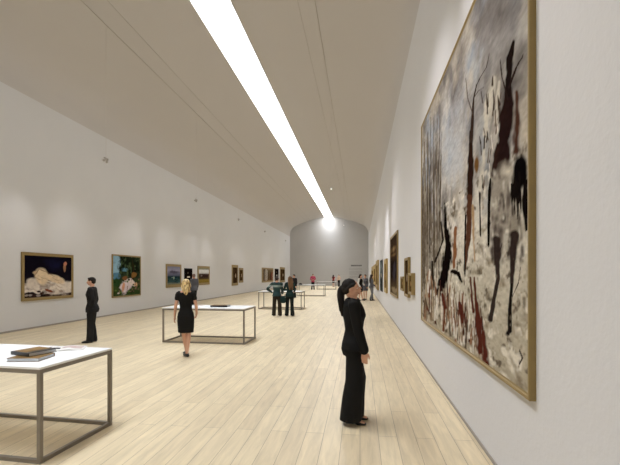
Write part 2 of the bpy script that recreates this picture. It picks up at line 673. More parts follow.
pm = bpy.data.materials.new('oil_paint')
pm.use_nodes = True
nt = pm.node_tree
at = nt.nodes.new('ShaderNodeAttribute')
at.attribute_name = 'paint'
nt.links.new(at.outputs['Color'], nt.nodes['Principled BSDF'].inputs['Base Color'])
nt.nodes['Principled BSDF'].inputs['Roughness'].default_value = 0.9
nt.nodes['Principled BSDF'].inputs['Specular IOR Level'].default_value = 0.0
nz = nt.nodes.new('ShaderNodeTexNoise')
nz.inputs['Scale'].default_value = 40
bp = nt.nodes.new('ShaderNodeBump')
bp.inputs['Strength'].default_value = 0.15
bp.inputs['Distance'].default_value = 0.005
nt.links.new(nz.outputs['Fac'], bp.inputs['Height'])
nt.links.new(bp.outputs['Normal'], nt.nodes['Principled BSDF'].inputs['Normal'])


def hang(side, ya, yb, z0, z1, fw, depth, paint, label, group, frame_mat='gold'):
    """framed painting filling ya..yb, z0..z1 on a long wall"""
    w, h = yb - ya, z1 - z0
    root = thing('framed_painting', label, 'painting', (XL if side < 0 else XR, (ya + yb) / 2, z0), 0 if side < 0 else PI, group)
    bm = bmesh.new()
    # moulded frame: profile swept round a mitred rectangle (inset from outer edge, height off the wall)
    prof = [(0, 0.0), (0, depth * 0.92), (fw * 0.12, depth), (fw * 0.55, depth * 0.97), (fw * 0.72, depth * 0.8), (fw, depth * 0.74), (fw, 0.0)]
    cs = []
    for (sy, sz) in ((-1, 0), (1, 0), (1, 1), (-1, 1)):
        r = []
        for ins, off in prof:
            y = sy * (w / 2 - ins)
            z = ins if sz == 0 else h - ins
            r.append(bm.verts.new((off, y, z)))
        cs.append(r)
    n = len(prof)
    for k in range(4):
        a, b = cs[k], cs[(k + 1) % 4]
        for i in range(n):
            j = (i + 1) % n
            bm.faces.new((a[i], a[j], b[j], b[i]))
    obj('frame', bm, M[frame_mat], root)
    cw, ch = w - 2 * fw + 0.004, h - 2 * fw + 0.004
    me = paint.mesh(cw, ch)
    link_mesh('canvas', me, pm, root, loc=(depth * 0.72, 0, fw - 0.002))
    bm = bmesh.new()
    box(bm, 0.002, -cw / 2, fw, depth * 0.7, cw / 2, fw + ch - 0.004)
    obj('stretcher', bm, M['backing'], root)
    return root


# the big winter woodland on the right wall
def big_picture():
    P = Paint(4.96, 3.74, 420, 3)
    # foreshortened sketch sheet: strokes are noted as they look from the hall, then laid onto the canvas
    Yc = 8.05 - P.U * 5.05
    Zc = 0.89 + P.V * 3.8
    k_ = 1.2 / Yc
    SX = 310 + 395 * (k_ + 0.12658) / (1 - k_ * 0.12658)
    SY = 274 - (Zc - EYE) * 395 / (Yc * 0.99208 - 1.2 * 0.12558)

    def st(pts, wd, c, soft=0.35, rough=0.3, a=1.0, asp=0.45):
        best = np.full_like(SX, 99.0)
        for i in range(len(pts) - 1):
            (x0, y0), (x1, y1) = pts[i], pts[i + 1]
            w0 = wd[i] if isinstance(wd, (list, tuple)) else wd
            w1 = wd[i + 1] if isinstance(wd, (list, tuple)) else wd
            L2 = (x1 - x0) ** 2 + (y1 - y0) ** 2 + 1e-9
            t = np.clip(((SX - x0) * (x1 - x0) + (SY - y0) * (y1 - y0)) / L2, 0, 1)
            best = np.minimum(best, np.hypot(SX - x0 - t * (x1 - x0), SY - y0 - t * (y1 - y0)) / (w0 + (w1 - w0) * t))
        best = best + (P.noise(50, 40, 2) - 0.5) * 2 * rough
        P.blend((1 - (best - 1 + soft) / soft) * a, c)

    def bl(x, y, rx, ry, c, soft=0.35, rough=0.35, a=1.0, ang=0.0):
        ca, sa = math.cos(ang), math.sin(ang)
        dx, dy = SX - x, SY - y
        d = np.hypot((dx * ca + dy * sa) / rx, (-dx * sa + dy * ca) / ry) + (P.noise(26, 22, 3) - 0.5) * 2 * rough
        P.blend((1 - (d - 1 + soft) / soft) * a, c)
    rs = random.Random(4)
    P.grad([(0, (172, 162, 142)), (0.2, (192, 184, 166)), (0.42, (196, 189, 176)), (0.6, (176, 171, 164)),
            (0.8, (150, 146, 143)), (1, (116, 111, 107))])
    for c in ((112, 112, 116), (196, 188, 174), (104, 98, 92), (206, 202, 194), (150, 158, 168), (98, 92, 88), (188, 178, 162)):
        P.blend((P.noise(7, 6, 4) - 0.54) * 4.0 * (P.V > 0.38), c)
    bl(455, 150, 16, 60, (176, 178, 180), soft=0.9, rough=0.6, a=0.8)
    bl(484, 140, 8, 40, (150, 158, 166), soft=0.9, rough=0.6, a=0.7)
    bl(468, 230, 30, 40, (212, 204, 190), soft=0.9, rough=0.6, a=0.7)
    bl(500, 10, 40, 30, (104, 98, 94), soft=1.0, rough=0.5, a=0.7)
    P.blend((P.noise(26, 34) - 0.56) * 4.0 * (P.V < 0.45), (132, 120, 100))
    P.blend((P.noise(40, 48) - 0.60) * 6.0 * (P.V < 0.5), (104, 94, 80))
    P.blend((P.noise(30, 36) - 0.58) * 6.0 * (P.V < 0.5), (216, 209, 194))
    # misty thicket of slim trunks at the far left edge
    for k in range(46):
        x = 421 + rs.random() ** 1.2 * 19
        top = 127 - (x - 421) * 1.35
        y1 = rs.uniform(top, 200)
        c = rs.choice([(82, 70, 56), (104, 92, 78), (58, 46, 36), (170, 162, 148), (128, 118, 104)])
        st([(x, rs.uniform(230, 318)), (x + rs.uniform(-1, 1), (y1 + 250) / 2), (x + rs.uniform(-2, 2), y1)], [rs.uniform(0.6, 1.3), 0.8, 0.4], c, soft=0.9, rough=0.5, a=0.8)
    for k in range(20):
        x, y = rs.uniform(423, 460), rs.uniform(200, 262)
        bl(x, y, rs.uniform(1.5, 4), rs.uniform(4, 10), rs.choice([(112, 102, 88), (150, 142, 128), (92, 82, 70)]), soft=0.9, rough=0.7, a=0.6)
    dk = (18, 12, 11)
    # leaning black snag with roots
    st([(444, 203), (444.5, 225), (447, 245), (446, 262), (441, 285)], [0.7, 2.0, 3.2, 5.5, 5.0], dk, rough=0.35)
    st([(452, 272), (457, 274), (461, 283)], [3.2, 2.2, 1.2], dk, rough=0.4)
    st([(440, 222), (442, 240), (438, 252), (434, 262)], [0.8, 1.0, 0.9, 1.2], (40, 32, 28), rough=0.4)
    st([(431, 262), (432, 285), (430, 296)], [1.2, 1.6, 1.2], (44, 36, 30), rough=0.5)
    bl(438, 292, 5, 6, (40, 26, 22), rough=0.5)
    st([(455, 228), (454, 250), (453, 268)], [1.8, 2.2, 1.6], (126, 84, 54), rough=0.6)
    st([(457, 235), (458, 262)], [1.4, 1.0], (206, 196, 180), rough=0.6, soft=0.8)
    # centre tree: dark top, ruddy lower stem, bare whip of branches
    st([(470, 130), (470, 160), (469.5, 180), (469, 198)], [1.6, 3.6, 3.4, 3.4], (44, 28, 22), rough=0.25)
    st([(469, 196), (468, 232), (465, 262), (464, 272)], [3.2, 3.0, 1.6, 1.2], (82, 52, 38), rough=0.4)
    st([(472, 205), (473, 240), (474, 262)], [1.6, 1.4, 0.8], (170, 140, 106), rough=0.6, soft=0.7)
    st([(465, 215), (464, 250), (464, 275)], [0.9, 0.8, 0.8], dk, rough=0.3)
    st([(470.5, 140), (472, 112), (473, 96), (476, 82), (480, 74)], [2.0, 1.6, 0.8, 0.6, 0.45], (54, 42, 36), rough=0.2)
    st([(480, 74), (486, 64), (489, 50)], [0.5, 0.45, 0.3], (66, 54, 46), rough=0.2)
    st([(474, 94), (478, 88), (484, 84)], [0.5, 0.4, 0.3], (66, 54, 46), rough=0.2)
    st([(472, 112), (467, 96), (465, 76)], [0.6, 0.5, 0.3], (80, 68, 60), rough=0.2)
    bl(476, 163, 2.4, 10, (112, 80, 46), rough=0.3)
    bl(477, 206, 3.5, 26, (208, 202, 190), rough=0.5, soft=0.7, a=0.8)
    st([(479, 190), (480, 236)], [1.0, 0.9], (36, 28, 24), rough=0.4)
    # peeling pale birch
    for pts, wd in (([(486, 132), (488, 104), (494, 74)], [4.5, 5.0, 2.0]), ([(496, 120), (497, 95), (499, 78)], [3.0, 3.0, 1.5]), ([(480, 190), (483, 160), (486, 128)], [2.5, 3.0, 3.0])):
        st(pts, wd, (200, 193, 178), rough=0.7, soft=0.7)
    for k in range(34):
        x, y = rs.uniform(480, 500), rs.uniform(78, 190)
        st([(x, y), (x + rs.uniform(-2, 2), y - rs.uniform(6, 18))], [rs.uniform(0.6, 1.4), 0.5], rs.choice([(40, 30, 26), (90, 74, 60), (62, 48, 40), (222, 216, 204)]), rough=0.5, soft=0.7)
    # heavy dark double trunk
    st([(494, 215), (493, 195), (495, 170), (500, 145)], [2.5, 4.0, 5.5, 5.0], (50, 34, 28), rough=0.4)
    st([(503, 165), (504, 130), (508, 100), (509, 84)], [7.0, 8.5, 7.0, 4.0], (38, 24, 22), rough=0.3)
    st([(516, 150), (518, 120), (517, 88)], [4.5, 4.0, 1.8], (74, 48, 38), rough=0.4, soft=0.6)
    st([(508, 92), (509, 72), (510, 54), (514, 36)], [4.2, 3.6, 4.4, 1.4], (30, 22, 20), rough=0.4)
    st([(509, 84), (517, 62), (524, 50)], [1.2, 0.9, 0.5], (44, 32, 28), rough=0.4)
    st([(508, 96), (502, 74), (500, 56)], [1.1, 0.8, 0.4], (44, 32, 28), rough=0.4)
    st([(498, 190), (499, 230)], [3.0, 2.5], (30, 22, 20), rough=0.4)
    # lichened grey boulder under a black fir bough
    bl(505, 200, 17, 42, (150, 142, 130), rough=0.14, soft=0.2, ang=0.05)
    bl(497, 240, 9, 22, (112, 102, 94), rough=0.3, soft=0.4)
    bl(516, 232, 8, 22, (142, 134, 120), rough=0.3, soft=0.4)
    for k in range(95):
        x, y = rs.uniform(490, 524), rs.uniform(168, 262)
        bl(x, y, rs.uniform(1.2, 3), rs.uniform(3, 9), rs.choice([(70, 62, 56), (100, 90, 82), (206, 200, 186), (186, 178, 162), (54, 46, 42)]), soft=0.8, rough=0.6, a=0.65)
    bl(508, 170, 8, 8, (206, 198, 180), rough=0.4, soft=0.6, a=0.8)
    bl(521, 170, 9, 20, (14, 11, 11), rough=0.3, soft=0.3)
    bl(516, 188, 7, 18, (14, 11, 11), rough=0.4, soft=0.3, ang=0.3)
    bl(526, 200, 4, 22, (18, 14, 13), rough=0.4, soft=0.3)
    for k in range(14):
        x = rs.uniform(511, 528)
        st([(x, rs.uniform(170, 190)), (x + rs.uniform(-3, 2), rs.uniform(196, 222))], [1.4, 0.4], (22, 17, 15), rough=0.5)
    st([(526, 190), (527, 230)], [3.0, 1.5], (18, 14, 13), rough=0.3)
    st([(488, 246), (489, 190), (490, 178)], [1.4, 1.8, 1.0], dk, rough=0.4)
    # bare saplings standing in the snow
    st([(496, 240), (497, 262), (498, 280), (494, 300), (490, 322)], [6.0, 3.6, 2.4, 2.2, 2.6], (52, 42, 38), rough=0.3)
    st([(515, 236), (513, 262), (512, 286), (510, 312), (510, 334)], [6.0, 3.4, 2.4, 2.0, 2.4], (50, 40, 36), rough=0.3)
    st([(512, 286), (510, 312), (510, 334)], [2.0, 1.7, 2.2], (26, 20, 18), rough=0.3)
    st([(497, 262), (502, 244)], [0.8, 0.5], (52, 42, 38), rough=0.3)
    st([(512, 300), (519, 284), (521, 268)], [0.7, 0.5, 0.3], (70, 60, 54), rough=0.3)
    st([(506, 250), (506, 236)], [2.0, 2.5], (178, 172, 158), rough=0.4, soft=0.6)
    # rusty bracken and dry grass across the foreground
    for k in range(150):
        x = rs.uniform(424, 482)
        y = 296 + (x - 424) * 0.72 + rs.uniform(-22, 16)
        h = rs.uniform(6, 26)
        c = rs.choice([(96, 54, 38), (124, 104, 84), (70, 42, 34), (212, 204, 190), (88, 74, 60), (160, 144, 122), (216, 210, 198), (206, 198, 184), (140, 100, 74)])
        st([(x, y + h / 2), (x + rs.uniform(-2, 2), y - h / 2)], [rs.uniform(0.8, 2.2), 0.6], c, rough=0.6, soft=0.7, a=0.8)
    for x, y, wd, hh in ((443, 302, 3.0, 14), (460, 314, 3.4, 20), (471, 296, 1.6, 36), (475, 300, 1.8, 44), (478, 330, 4.2, 50), (484, 352, 4.0, 36)):
        st([(x + 1.5, y + hh / 2), (x, y), (x - 1.5, y - hh / 2)], [wd * 0.8, wd, wd * 0.5], (84, 42, 32), rough=0.45, soft=0.5, a=0.95)
    for k in range(46):
        x = rs.uniform(486, 528)
        y = rs.uniform(256, 372)
        bl(x, y, rs.uniform(0.7, 1.8), rs.uniform(1.0, 3.0), rs.choice([(120, 110, 94), (150, 140, 122), (96, 88, 76)]), soft=0.8, rough=0.6, a=0.65)
    bl(508, 336, 3.0, 4.0, (32, 26, 24), rough=0.4)
    st([(520, 354), (523, 362), (520, 368)], [1.2, 0.9, 0.8], (58, 50, 42), rough=0.5)
    P.mottle(0.26, 60, 150)
    return P


hang(1, 3.0, 8.05, 0.87, 4.70, 0.045, 0.05, big_picture(),
     'huge winter woodland painting in a thin gilt frame filling the near right wall', 'paintings on the right wall', 'gold')


def simple(kind, w, h, nx, seed):
    P = Paint(w, h, nx, seed)
    rs = random.Random(seed)
    if kind == 'cloth':            # crumpled cream cloth and a vase against dark navy
        P.grad([(0, (60, 46, 40)), (0.14, (50, 40, 40)), (0.3, (24, 20, 28)), (1, (18, 16, 26))])
        P.blob(0.62, 0.80, 0.30, 0.22, (26, 26, 52), soft=0.9, rough=0.6)
        P.blob(0.55, 0.22, 0.75, 0.19, (222, 211, 200), rough=0.14, soft=0.2)
        P.blend((P.noise(9, 9) - 0.52) * 4 * (P.V < 0.36), (160, 146, 138))
        P.blob(0.05, 0.05, 0.3, 0.09, (34, 24, 26), rough=0.5)
        P.blob(0.3, 0.03, 0.3, 0.05, (52, 36, 32), rough=0.5)
        P.blob(0.15, 0.34, 0.14, 0.16, (214, 202, 190), rough=0.2, soft=0.3)
        P.blob(0.34, 0.50, 0.17, 0.22, (226, 204, 172), ang=-0.5, rough=0.12, soft=0.25)
        P.blob(0.62, 0.44, 0.26, 0.11, (224, 202, 172), ang=-0.25, rough=0.12, soft=0.25)
        P.blob(0.20, 0.60, 0.07, 0.05, (196, 168, 136), rough=0.5, soft=0.5)
        P.stroke([(0.18, 0.5), (0.28, 0.68), (0.45, 0.6), (0.6, 0.5)], [0.01, 0.014, 0.012, 0.006], (120, 92, 70), soft=0.9, a=0.8)
        for _ in range(9):
            x, y = rs.uniform(0.1, 0.8), rs.uniform(0.2, 0.55)
            P.stroke([(x, y), (x + 0.09, y - 0.07), (x + 0.16, y - 0.08)], [0.006, 0.009, 0.003], (168, 138, 110), soft=0.9, a=0.8)
        for _ in range(8):
            x, y = rs.uniform(0.02, 0.4), rs.uniform(0.04, 0.14)
            P.blob(x, y, 0.05, 0.03, rs.choice([(30, 22, 24), (150, 140, 136), (54, 34, 30)]), rough=0.5)
        P.blob(0.5, 0.14, 0.11, 0.04, (120, 66, 48), ang=-0.3, rough=0.4)
        P.blob(0.84, 0.72, 0.035, 0.12, (156, 116, 88), rough=0.5)
        P.blob(0.85, 0.83, 0.04, 0.05, (178, 120, 96), rough=0.6)
    elif kind == 'grove':          # dark trees, blue water at left, pale blossoms below
        P.grad([(0, (50, 66, 34)), (0.2, (58, 76, 40)), (0.45, (50, 62, 44)), (1, (34, 44, 32))])
        P.blob(0.08, 0.75, 0.18, 0.40, (140, 176, 196), rough=0.4)
        P.blob(0.08, 0.50, 0.16, 0.10, (82, 124, 150), rough=0.3)
        P.blob(0.52, 0.80, 0.38, 0.20, (26, 34, 22), rough=0.5)
        P.blob(0.72, 0.62, 0.22, 0.2, (34, 40, 24), rough=0.5)
        P.blob(0.42, 0.66, 0.12, 0.05, (92, 140, 160), rough=0.6, a=0.7)
        P.blob(0.12, 0.34, 0.12, 0.1, (44, 70, 40), rough=0.5)
        P.blend((P.noise(9, 8, 4) - 0.5) * 5 * (P.V > 0.45) * (P.U > 0.12), (20, 26, 18))
        P.blend((P.noise(14, 12, 4) - 0.58) * 6 * (P.V > 0.45), (72, 88, 60))
        P.blend((P.noise(14, 12, 4) - 0.55) * 5 * (P.V < 0.45), (28, 38, 20))
        P.stroke([(0.72, 0.4), (0.74, 0.7), (0.68, 0.95)], [0.03, 0.025, 0.015], (44, 34, 22))
        P.blob(0.44, 0.24, 0.24, 0.19, (214, 200, 204), ang=0.5, rough=0.3)
        P.blob(0.35, 0.20, 0.05, 0.14, (208, 152, 120), ang=-0.3, rough=0.4)
        P.blob(0.66, 0.33, 0.16, 0.09, (220, 206, 198), ang=-0.4, rough=0.4)
        P.blob(0.80, 0.27, 0.10, 0.07, (206, 170, 128), rough=0.5)
        P.blend((P.noise(16, 14, 3) - 0.58) * 7 * (P.V < 0.42) * (P.V > 0.08) * (P.U > 0.2), (128, 96, 84))
        P.blob(0.75, 0.52, 0.10, 0.09, (134, 96, 52), rough=0.6)
        P.blob(0.40, 0.44, 0.10, 0.06, (120, 82, 50), rough=0.6)
        for _ in range(14):
            P.blob(rs.random(), rs.uniform(0.0, 0.4), 0.04, 0.02, rs.choice([(84, 110, 52), (36, 52, 24), (200, 190, 180)]), rough=0.6, a=0.8)
    elif kind == 'cove':
        P.grad([(0, (150, 130, 80)), (0.08, (128, 132, 116)), (0.16, (60, 84, 82)), (0.46, (30, 52, 60)), (0.52, (96, 100, 120)), (0.62, (110, 110, 132)), (0.8, (150, 148, 168)), (1, (118, 120, 142))])
        for _ in range(10):
            P.blob(rs.random(), rs.uniform(0.12, 0.45), 0.12, 0.03, rs.choice([(20, 36, 42), (126, 146, 140), (40, 76, 84)]), rough=0.4, a=0.8)
        P.blob(0.5, 0.38, 0.06, 0.1, (150, 170, 150), rough=0.5)
        P.blob(0.5, 0.7, 0.4, 0.1, (88, 84, 100), rough=0.5, a=0.7)
    elif kind == 'night':
        P.grad([(0, (22, 16, 14)), (1, (20, 16, 16))])
        P.blob(0.5, 0.48, 0.26, 0.05, (212, 204, 190), rough=0.3)
        P.blob(0.42, 0.76, 0.12, 0.08, (96, 86, 74), rough=0.5)
    elif kind == 'field':
        P.grad([(0, (132, 112, 52)), (0.2, (146, 124, 60)), (0.28, (76, 62, 44)), (0.5, (66, 54, 50)), (0.6, (92, 76, 66)), (0.66, (206, 206, 204)), (0.85, (226, 228, 228)), (0.92, (168, 168, 160)), (1, (120, 116, 84))])
        P.blob(0.5, 0.48, 0.45, 0.13, (58, 44, 40), rough=0.5)
        P.blob(0.25, 0.5, 0.1, 0.06, (128, 116, 108), rough=0.5)
    elif kind == 'grove_dark':
        P.grad([(0, (74, 56, 36)), (0.5, (60, 42, 30)), (1, (70, 54, 34))])
        for _ in range(9):
            x = rs.random()
            P.stroke([(x, 0.05), (x + rs.uniform(-.05, .05), rs.uniform(0.6, 1))], [0.07, 0.03], rs.choice([(28, 20, 16), (100, 76, 52), (46, 32, 24)]), rough=0.5)
        P.blob(0.6, 0.48, 0.12, 0.16, (176, 156, 130), rough=0.5)
    elif kind == 'columns':
        P.grad([(0, (120, 94, 66)), (0.3, (96, 76, 56)), (1, (120, 106, 84))])
        for _ in range(16):
            x = rs.random()
            P.stroke([(x, rs.uniform(0.02, 0.2)), (x, rs.uniform(0.55, 1))], rs.uniform(0.02, 0.045), rs.choice([(30, 24, 20), (206, 200, 190), (120, 52, 40), (60, 46, 34), (170, 150, 120)]), rough=0.5)
    elif kind == 'tall_dark':      # deep brown interior of a wood, light breaking in the upper half
        P.grad([(0, (110, 94, 72)), (0.12, (84, 70, 54)), (0.3, (44, 34, 28)), (0.55, (34, 26, 22)), (0.7, (72, 56, 42)), (1, (52, 42, 32))])
        P.blob(0.5, 0.78, 0.45, 0.06, (150, 122, 84), rough=0.5, soft=0.9, a=0.8)
        P.blob(0.5, 0.68, 0.45, 0.03, (126, 98, 66), rough=0.5, soft=0.9, a=0.8)
        P.blob(0.6, 0.4, 0.2, 0.2, (60, 56, 62), rough=0.5, a=0.7)
        P.blob(0.5, 0.08, 0.5, 0.06, (140, 124, 98), rough=0.5, a=0.8)
        P.stroke([(0.25, 0.1), (0.3, 0.9)], [0.06, 0.03], (26, 18, 14), rough=0.5)
    elif kind == 'blue_dark':
        P.grad([(0, (60, 66, 62)), (0.5, (34, 36, 38)), (0.8, (120, 130, 130)), (1, (70, 76, 76))])
        P.blob(0.5, 0.5, 0.4, 0.12, (150, 150, 140), rough=0.7, a=0.7)
    else:
        P.grad([(0, (96, 74, 44)), (0.5, (70, 52, 34)), (1, (110, 88, 54))])
        P.blob(0.5, 0.5, 0.25, 0.2, (150, 120, 80), rough=0.6, a=0.7)
    P.mottle(0.2, 20, 20)
    return P


LP = 'paintings on the left wall'
hang(-1, 11.2, 13.45, 0.91, 2.48, 0.10, 0.05, simple('cloth', 2.0, 1.33, 150, 1),
     'gilt-framed painting of cream cloth on dark navy, nearest on the left wall', LP, 'gold')
hang(-1, 15.78, 18.0, 0.75, 2.635, 0.06, 0.05, simple('grove', 2.1, 1.8, 130, 2),
     'thin-framed painting of dark green trees and pale blossoms right of the man in black', LP, 'gold')
hang(-1, 20.55, 22.38, 1.02, 2.335, 0.13, 0.05, simple('cove', 1.6, 1.1, 60, 5),
     'gilt-framed blue and teal seascape painting left of the blonde woman', LP, 'gold')
hang(-1, 22.85, 23.95, 1.09, 2.13, 0.06, 0.04, simple('night', 1.0, 0.95, 40, 6),
     'small near-black painting with a white patch, above the blonde woman', LP, 'suit')
hang(-1, 24.82, 26.86, 1.04, 2.315, 0.15, 0.05, simple('field', 1.75, 1.0, 60, 7),
     'gilt-framed landscape with white sky and brown hills, right of the blonde woman', LP, 'gold')
hang(-1, 31.8, 33.4, 0.80, 2.55, 0.22, 0.06, simple('grove_dark', 1.2, 1.3, 50, 8),
     'larger left one of two dark brown gilt-framed paintings midway along the left wall', LP, 'gold')
hang(-1, 33.75, 34.95, 1.01, 2.32, 0.18, 0.06, simple('grove_dark', 0.9, 1.0, 40, 9),
     'smaller right one of two dark brown gilt-framed paintings midway along the left wall', LP, 'gold')
hang(-1, 41.95, 47.5, 0.85, 2.48, 0.16, 0.06, simple('columns', 5.2, 1.3, 110, 10),
     'wide brown and white painting far along the left wall, leftmost of the last three', LP, 'gold')
hang(-1, 48.5, 50.7, 0.85, 2.45, 0.10, 0.05, simple('night', 2.0, 1.4, 40, 11),
     'near-black painting in a dark frame, middle of the last three on the left wall', LP, 'suit')
hang(-1, 51.7, 55.1, 0.64, 2.70, 0.28, 0.06, simple('grove_dark', 2.8, 1.5, 50, 12),
     'dark brown gilt-framed painting closest to the end wall on the left', LP, 'gold')

RP = 'paintings on the right wall'
hang(1, 9.22, 9.86, 1.30, 1.80, 0.06, 0.09, simple('other', 0.5, 0.4, 30, 21),
     'small gilt-framed painting, nearest of the cluster of three beside the big painting', RP, 'gold')
hang(1, 10.05, 10.88, 1.19, 2.20, 0.07, 0.07, simple('grove_dark', 0.7, 0.9, 40, 22),
     'tallest gilt-framed painting in the middle of the cluster of three', RP, 'gold')
hang(1, 11.05, 11.7, 1.31, 1.71, 0.06, 0.09, simple('other', 0.5, 0.3, 30, 23),
     'small gilt-framed painting, farthest of the cluster of three beside the big painting', RP, 'gold')
hang(1, 13.17, 16.2, 0.98, 3.22, 0.08, 0.05, simple('tall_dark', 2.9, 2.1, 110, 24),
     'tall dark brown painting with golden light, standing out right of the suited woman', RP, 'gold')
hang(1, 18.1, 19.7, 0.91, 2.48, 0.22, 0.09, simple('other', 1.3, 1.3, 40, 25),
     'gilt-framed brown painting just beyond the tall dark painting', RP, 'gold_light')
hang(1, 22.1, 24.2, 0.80, 2.58, 0.07, 0.05, simple('blue_dark', 1.9, 1.6, 40, 26),
     'blue-black painting in a dark frame between two gilt frames on the right wall', RP, 'suit')
hang(1, 26.5, 29.6, 0.70, 2.72, 0.34, 0.10, simple('other', 2.6, 1.6, 40, 27),
     'large gilt-framed painting behind the visitor in grey jeans, nearest of the far gilt group', RP, 'gold_light')
hang(1, 30.0, 33.7, 0.82, 2.52, 0.34, 0.13, simple('other', 2.6, 1.3, 40, 28),
     'gilt-framed painting second in the far gilt group on the right wall', RP, 'gold_light')
hang(1, 34.2, 39.2, 0.75, 2.46, 0.36, 0.16, simple('other', 4.0, 1.3, 40, 29),
     'gilt-framed painting farthest along the right wall', RP, 'gold_light')


# ------------------------------------------------------------------ display tables
TW, TD, TH = 2.22, 1.0, 0.905


def make_table():
    root = thing('display_table', 'x', 'table')
    bm = bmesh.new()
    box(bm, -TW / 2, -TD / 2, TH - 0.022, TW / 2, TD / 2, TH, 0.003)
    obj('tabletop', bm, M['tabletop'], root)
    s = 0.038
    bm = bmesh.new()
    for z in (TH - 0.022 - s, 0.0):
        for y in (-TD / 2, TD / 2 - s):
            box(bm, -TW / 2 + s, y, z, TW / 2 - s, y + s, z + s)
        for x in (-TW / 2, TW / 2 - s):
            box(bm, x, -TD / 2 + s, z, x + s, TD / 2 - s, z + s)
        if z > 0:
            obj('apron_frame', bm, M['steel'], root)
            bm = bmesh.new()
    obj('base_frame', bm, M['steel'], root)
    for sx in (-1, 1):
        for sy in (-1, 1):
            bm = bmesh.new()
            x0 = -TW / 2 if sx < 0 else TW / 2 - s
            y0 = -TD / 2 if sy < 0 else TD / 2 - s
            box(bm, x0, y0, 0, x0 + s, y0 + s, TH - 0.022, 0.002)
            obj('leg', bm, M['steel'], root)
    return root


tp = make_table()
for k, (x, y, rz, lab) in enumerate(((-4.045, 3.91, -3.4, 'white-topped steel-framed display table in the near left corner with books on it'),
                                     (-3.985, 10.19, -1.5, 'white-topped steel-framed display table behind the blonde woman'),
                                     (-3.99, 20.0, -1.5, 'white-topped steel-framed display table in front of the couple in green'),
                                     (-3.93, 31.9, -1.5, 'white-topped steel-framed display table in front of the visitor in pink'),
                                     (-3.88, 46.0, 0.0, 'farthest white-topped steel-framed display table near the end wall'))):
    t = tp if k == 0 else copy_tree(tp)
    t.location = (x, y, 0)
    t.rotation_euler = (0, 0, math.radians(rz))
    t['label'] = lab
    t['group'] = 'display tables down the hall'


# books and papers
def closed_book(label, loc, rz, w, d, h, cover, top_mat=None, group=None):
    root = thing('book', label, 'book', loc, rz, group)
    bm = bmesh.new()
    box(bm, -w / 2, -d / 2, 0, w / 2, d / 2, 0.004, 0.001)
    box(bm, -w / 2, d / 2 - 0.006, 0.004, w / 2, d / 2, h - 0.004)
    box(bm, -w / 2, -d / 2, h - 0.004, w / 2, d / 2, h, 0.001)
    obj('cover', bm, M[cover], root)
    bm = bmesh.new()
    box(bm, -w / 2 + 0.006, -d / 2 + 0.004, 0.0042, w / 2 - 0.006, d / 2 - 0.007, h - 0.0042)
    obj('page_block', bm, M['pages'], root)
    if top_mat:
        bm = bmesh.new()
        box(bm, -w / 2 + 0.07, -d / 2 + 0.012, h, w / 2 - 0.012, d / 2 - 0.02, h + 0.0012)
        obj('cover_picture', bm, M[top_mat], root)
    return root


GT = 'books on the near table'
closed_book('brown book with white page edges lying under the black-spined book', (-3.36, 3.68, TH), math.radians(9), 0.31, 0.27, 0.036, 'cover_brown', None, GT)
closed_book('black-spined book with a brown picture cover, lying askew on top of the brown book', (-3.425, 3.785, TH + 0.0365), math.radians(164), 0.29, 0.29, 0.036, 'cover_black', 'cover_brown', GT)


def open_magazine(label, loc, rz, w, d, dark=False, group=None):
    root = thing('magazine' if not dark else 'book', label, 'magazine' if not dark else 'book', loc, rz, group)
    for sgn in (-1, 1):
        bm = bmesh.new()
        n = 8
        top, bot = [], []
        for i in range(n + 1):
            t = i / n
            x = sgn * t * w / 2
            z = 0.003 + 0.018 * math.sin(PI * min(1, t * 1.1 + 0.12)) * (1 - t * 0.55)
            top.append((x, z))
            bot.append((x, 0.0))
        for y0 in (0,):
            ra = [bm.verts.new((x, -d / 2, z)) for x, z in top + list(reversed(bot))]
            rb = [bm.verts.new((x, d / 2, z)) for x, z in top + list(reversed(bot))]
            m_ = len(ra)
            for i in range(m_):
                j = (i + 1) % m_
                bm.faces.new((ra[i], ra[j], rb[j], rb[i]))
            bm.faces.new(ra)
            bm.faces.new(list(reversed(rb)))
        pg = obj('page_half', bm, M['cover_black'] if dark else M['white_cloth'], root)
        # printed pictures lying on the curved page
        rs = random.Random(5 + sgn)
        bm = bmesh.new()
        for k in range(5):
            cx, cy = rs.uniform(0.2, 0.8), rs.uniform(-0.38, 0.38)
            ww, hh = rs.uniform(0.12, 0.3), rs.uniform(0.08, 0.16)
            seg = 5
            prev = None
            for i in range(seg + 1):
                t = min(0.98, max(0.03, cx + (i / seg - 0.5) * ww * 2))
                z = 0.0042 + 0.018 * math.sin(PI * min(1, t * 1.1 + 0.12)) * (1 - t * 0.55)
                a = bm.verts.new((sgn * t * w / 2, (cy - hh) * d, z))
                b = bm.verts.new((sgn * t * w / 2, (cy + hh) * d, z))
                if prev:
                    bm.faces.new((prev[0], a, b, prev[1]))
                prev = (a, b)
        obj('printed_picture', bm, M['cover_brown'] if dark else M['print' if sgn < 0 else 'print_rose'], pg)
    return root


open_magazine('open magazine with dark and rose pictures behind the stacked books', (-3.45, 4.20, TH), math.radians(28), 0.50, 0.28, False)
closed_book('black book with brown picture lying on the table behind the blonde woman', (-3.70, 10.18, TH), math.radians(181), 0.46, 0.30, 0.045, 'cover_black', 'cover_brown')
open_magazine('small white open leaflet left of the black book on the second table', (-4.45, 10.42, TH), math.radians(-4), 0.36, 0.22, False)
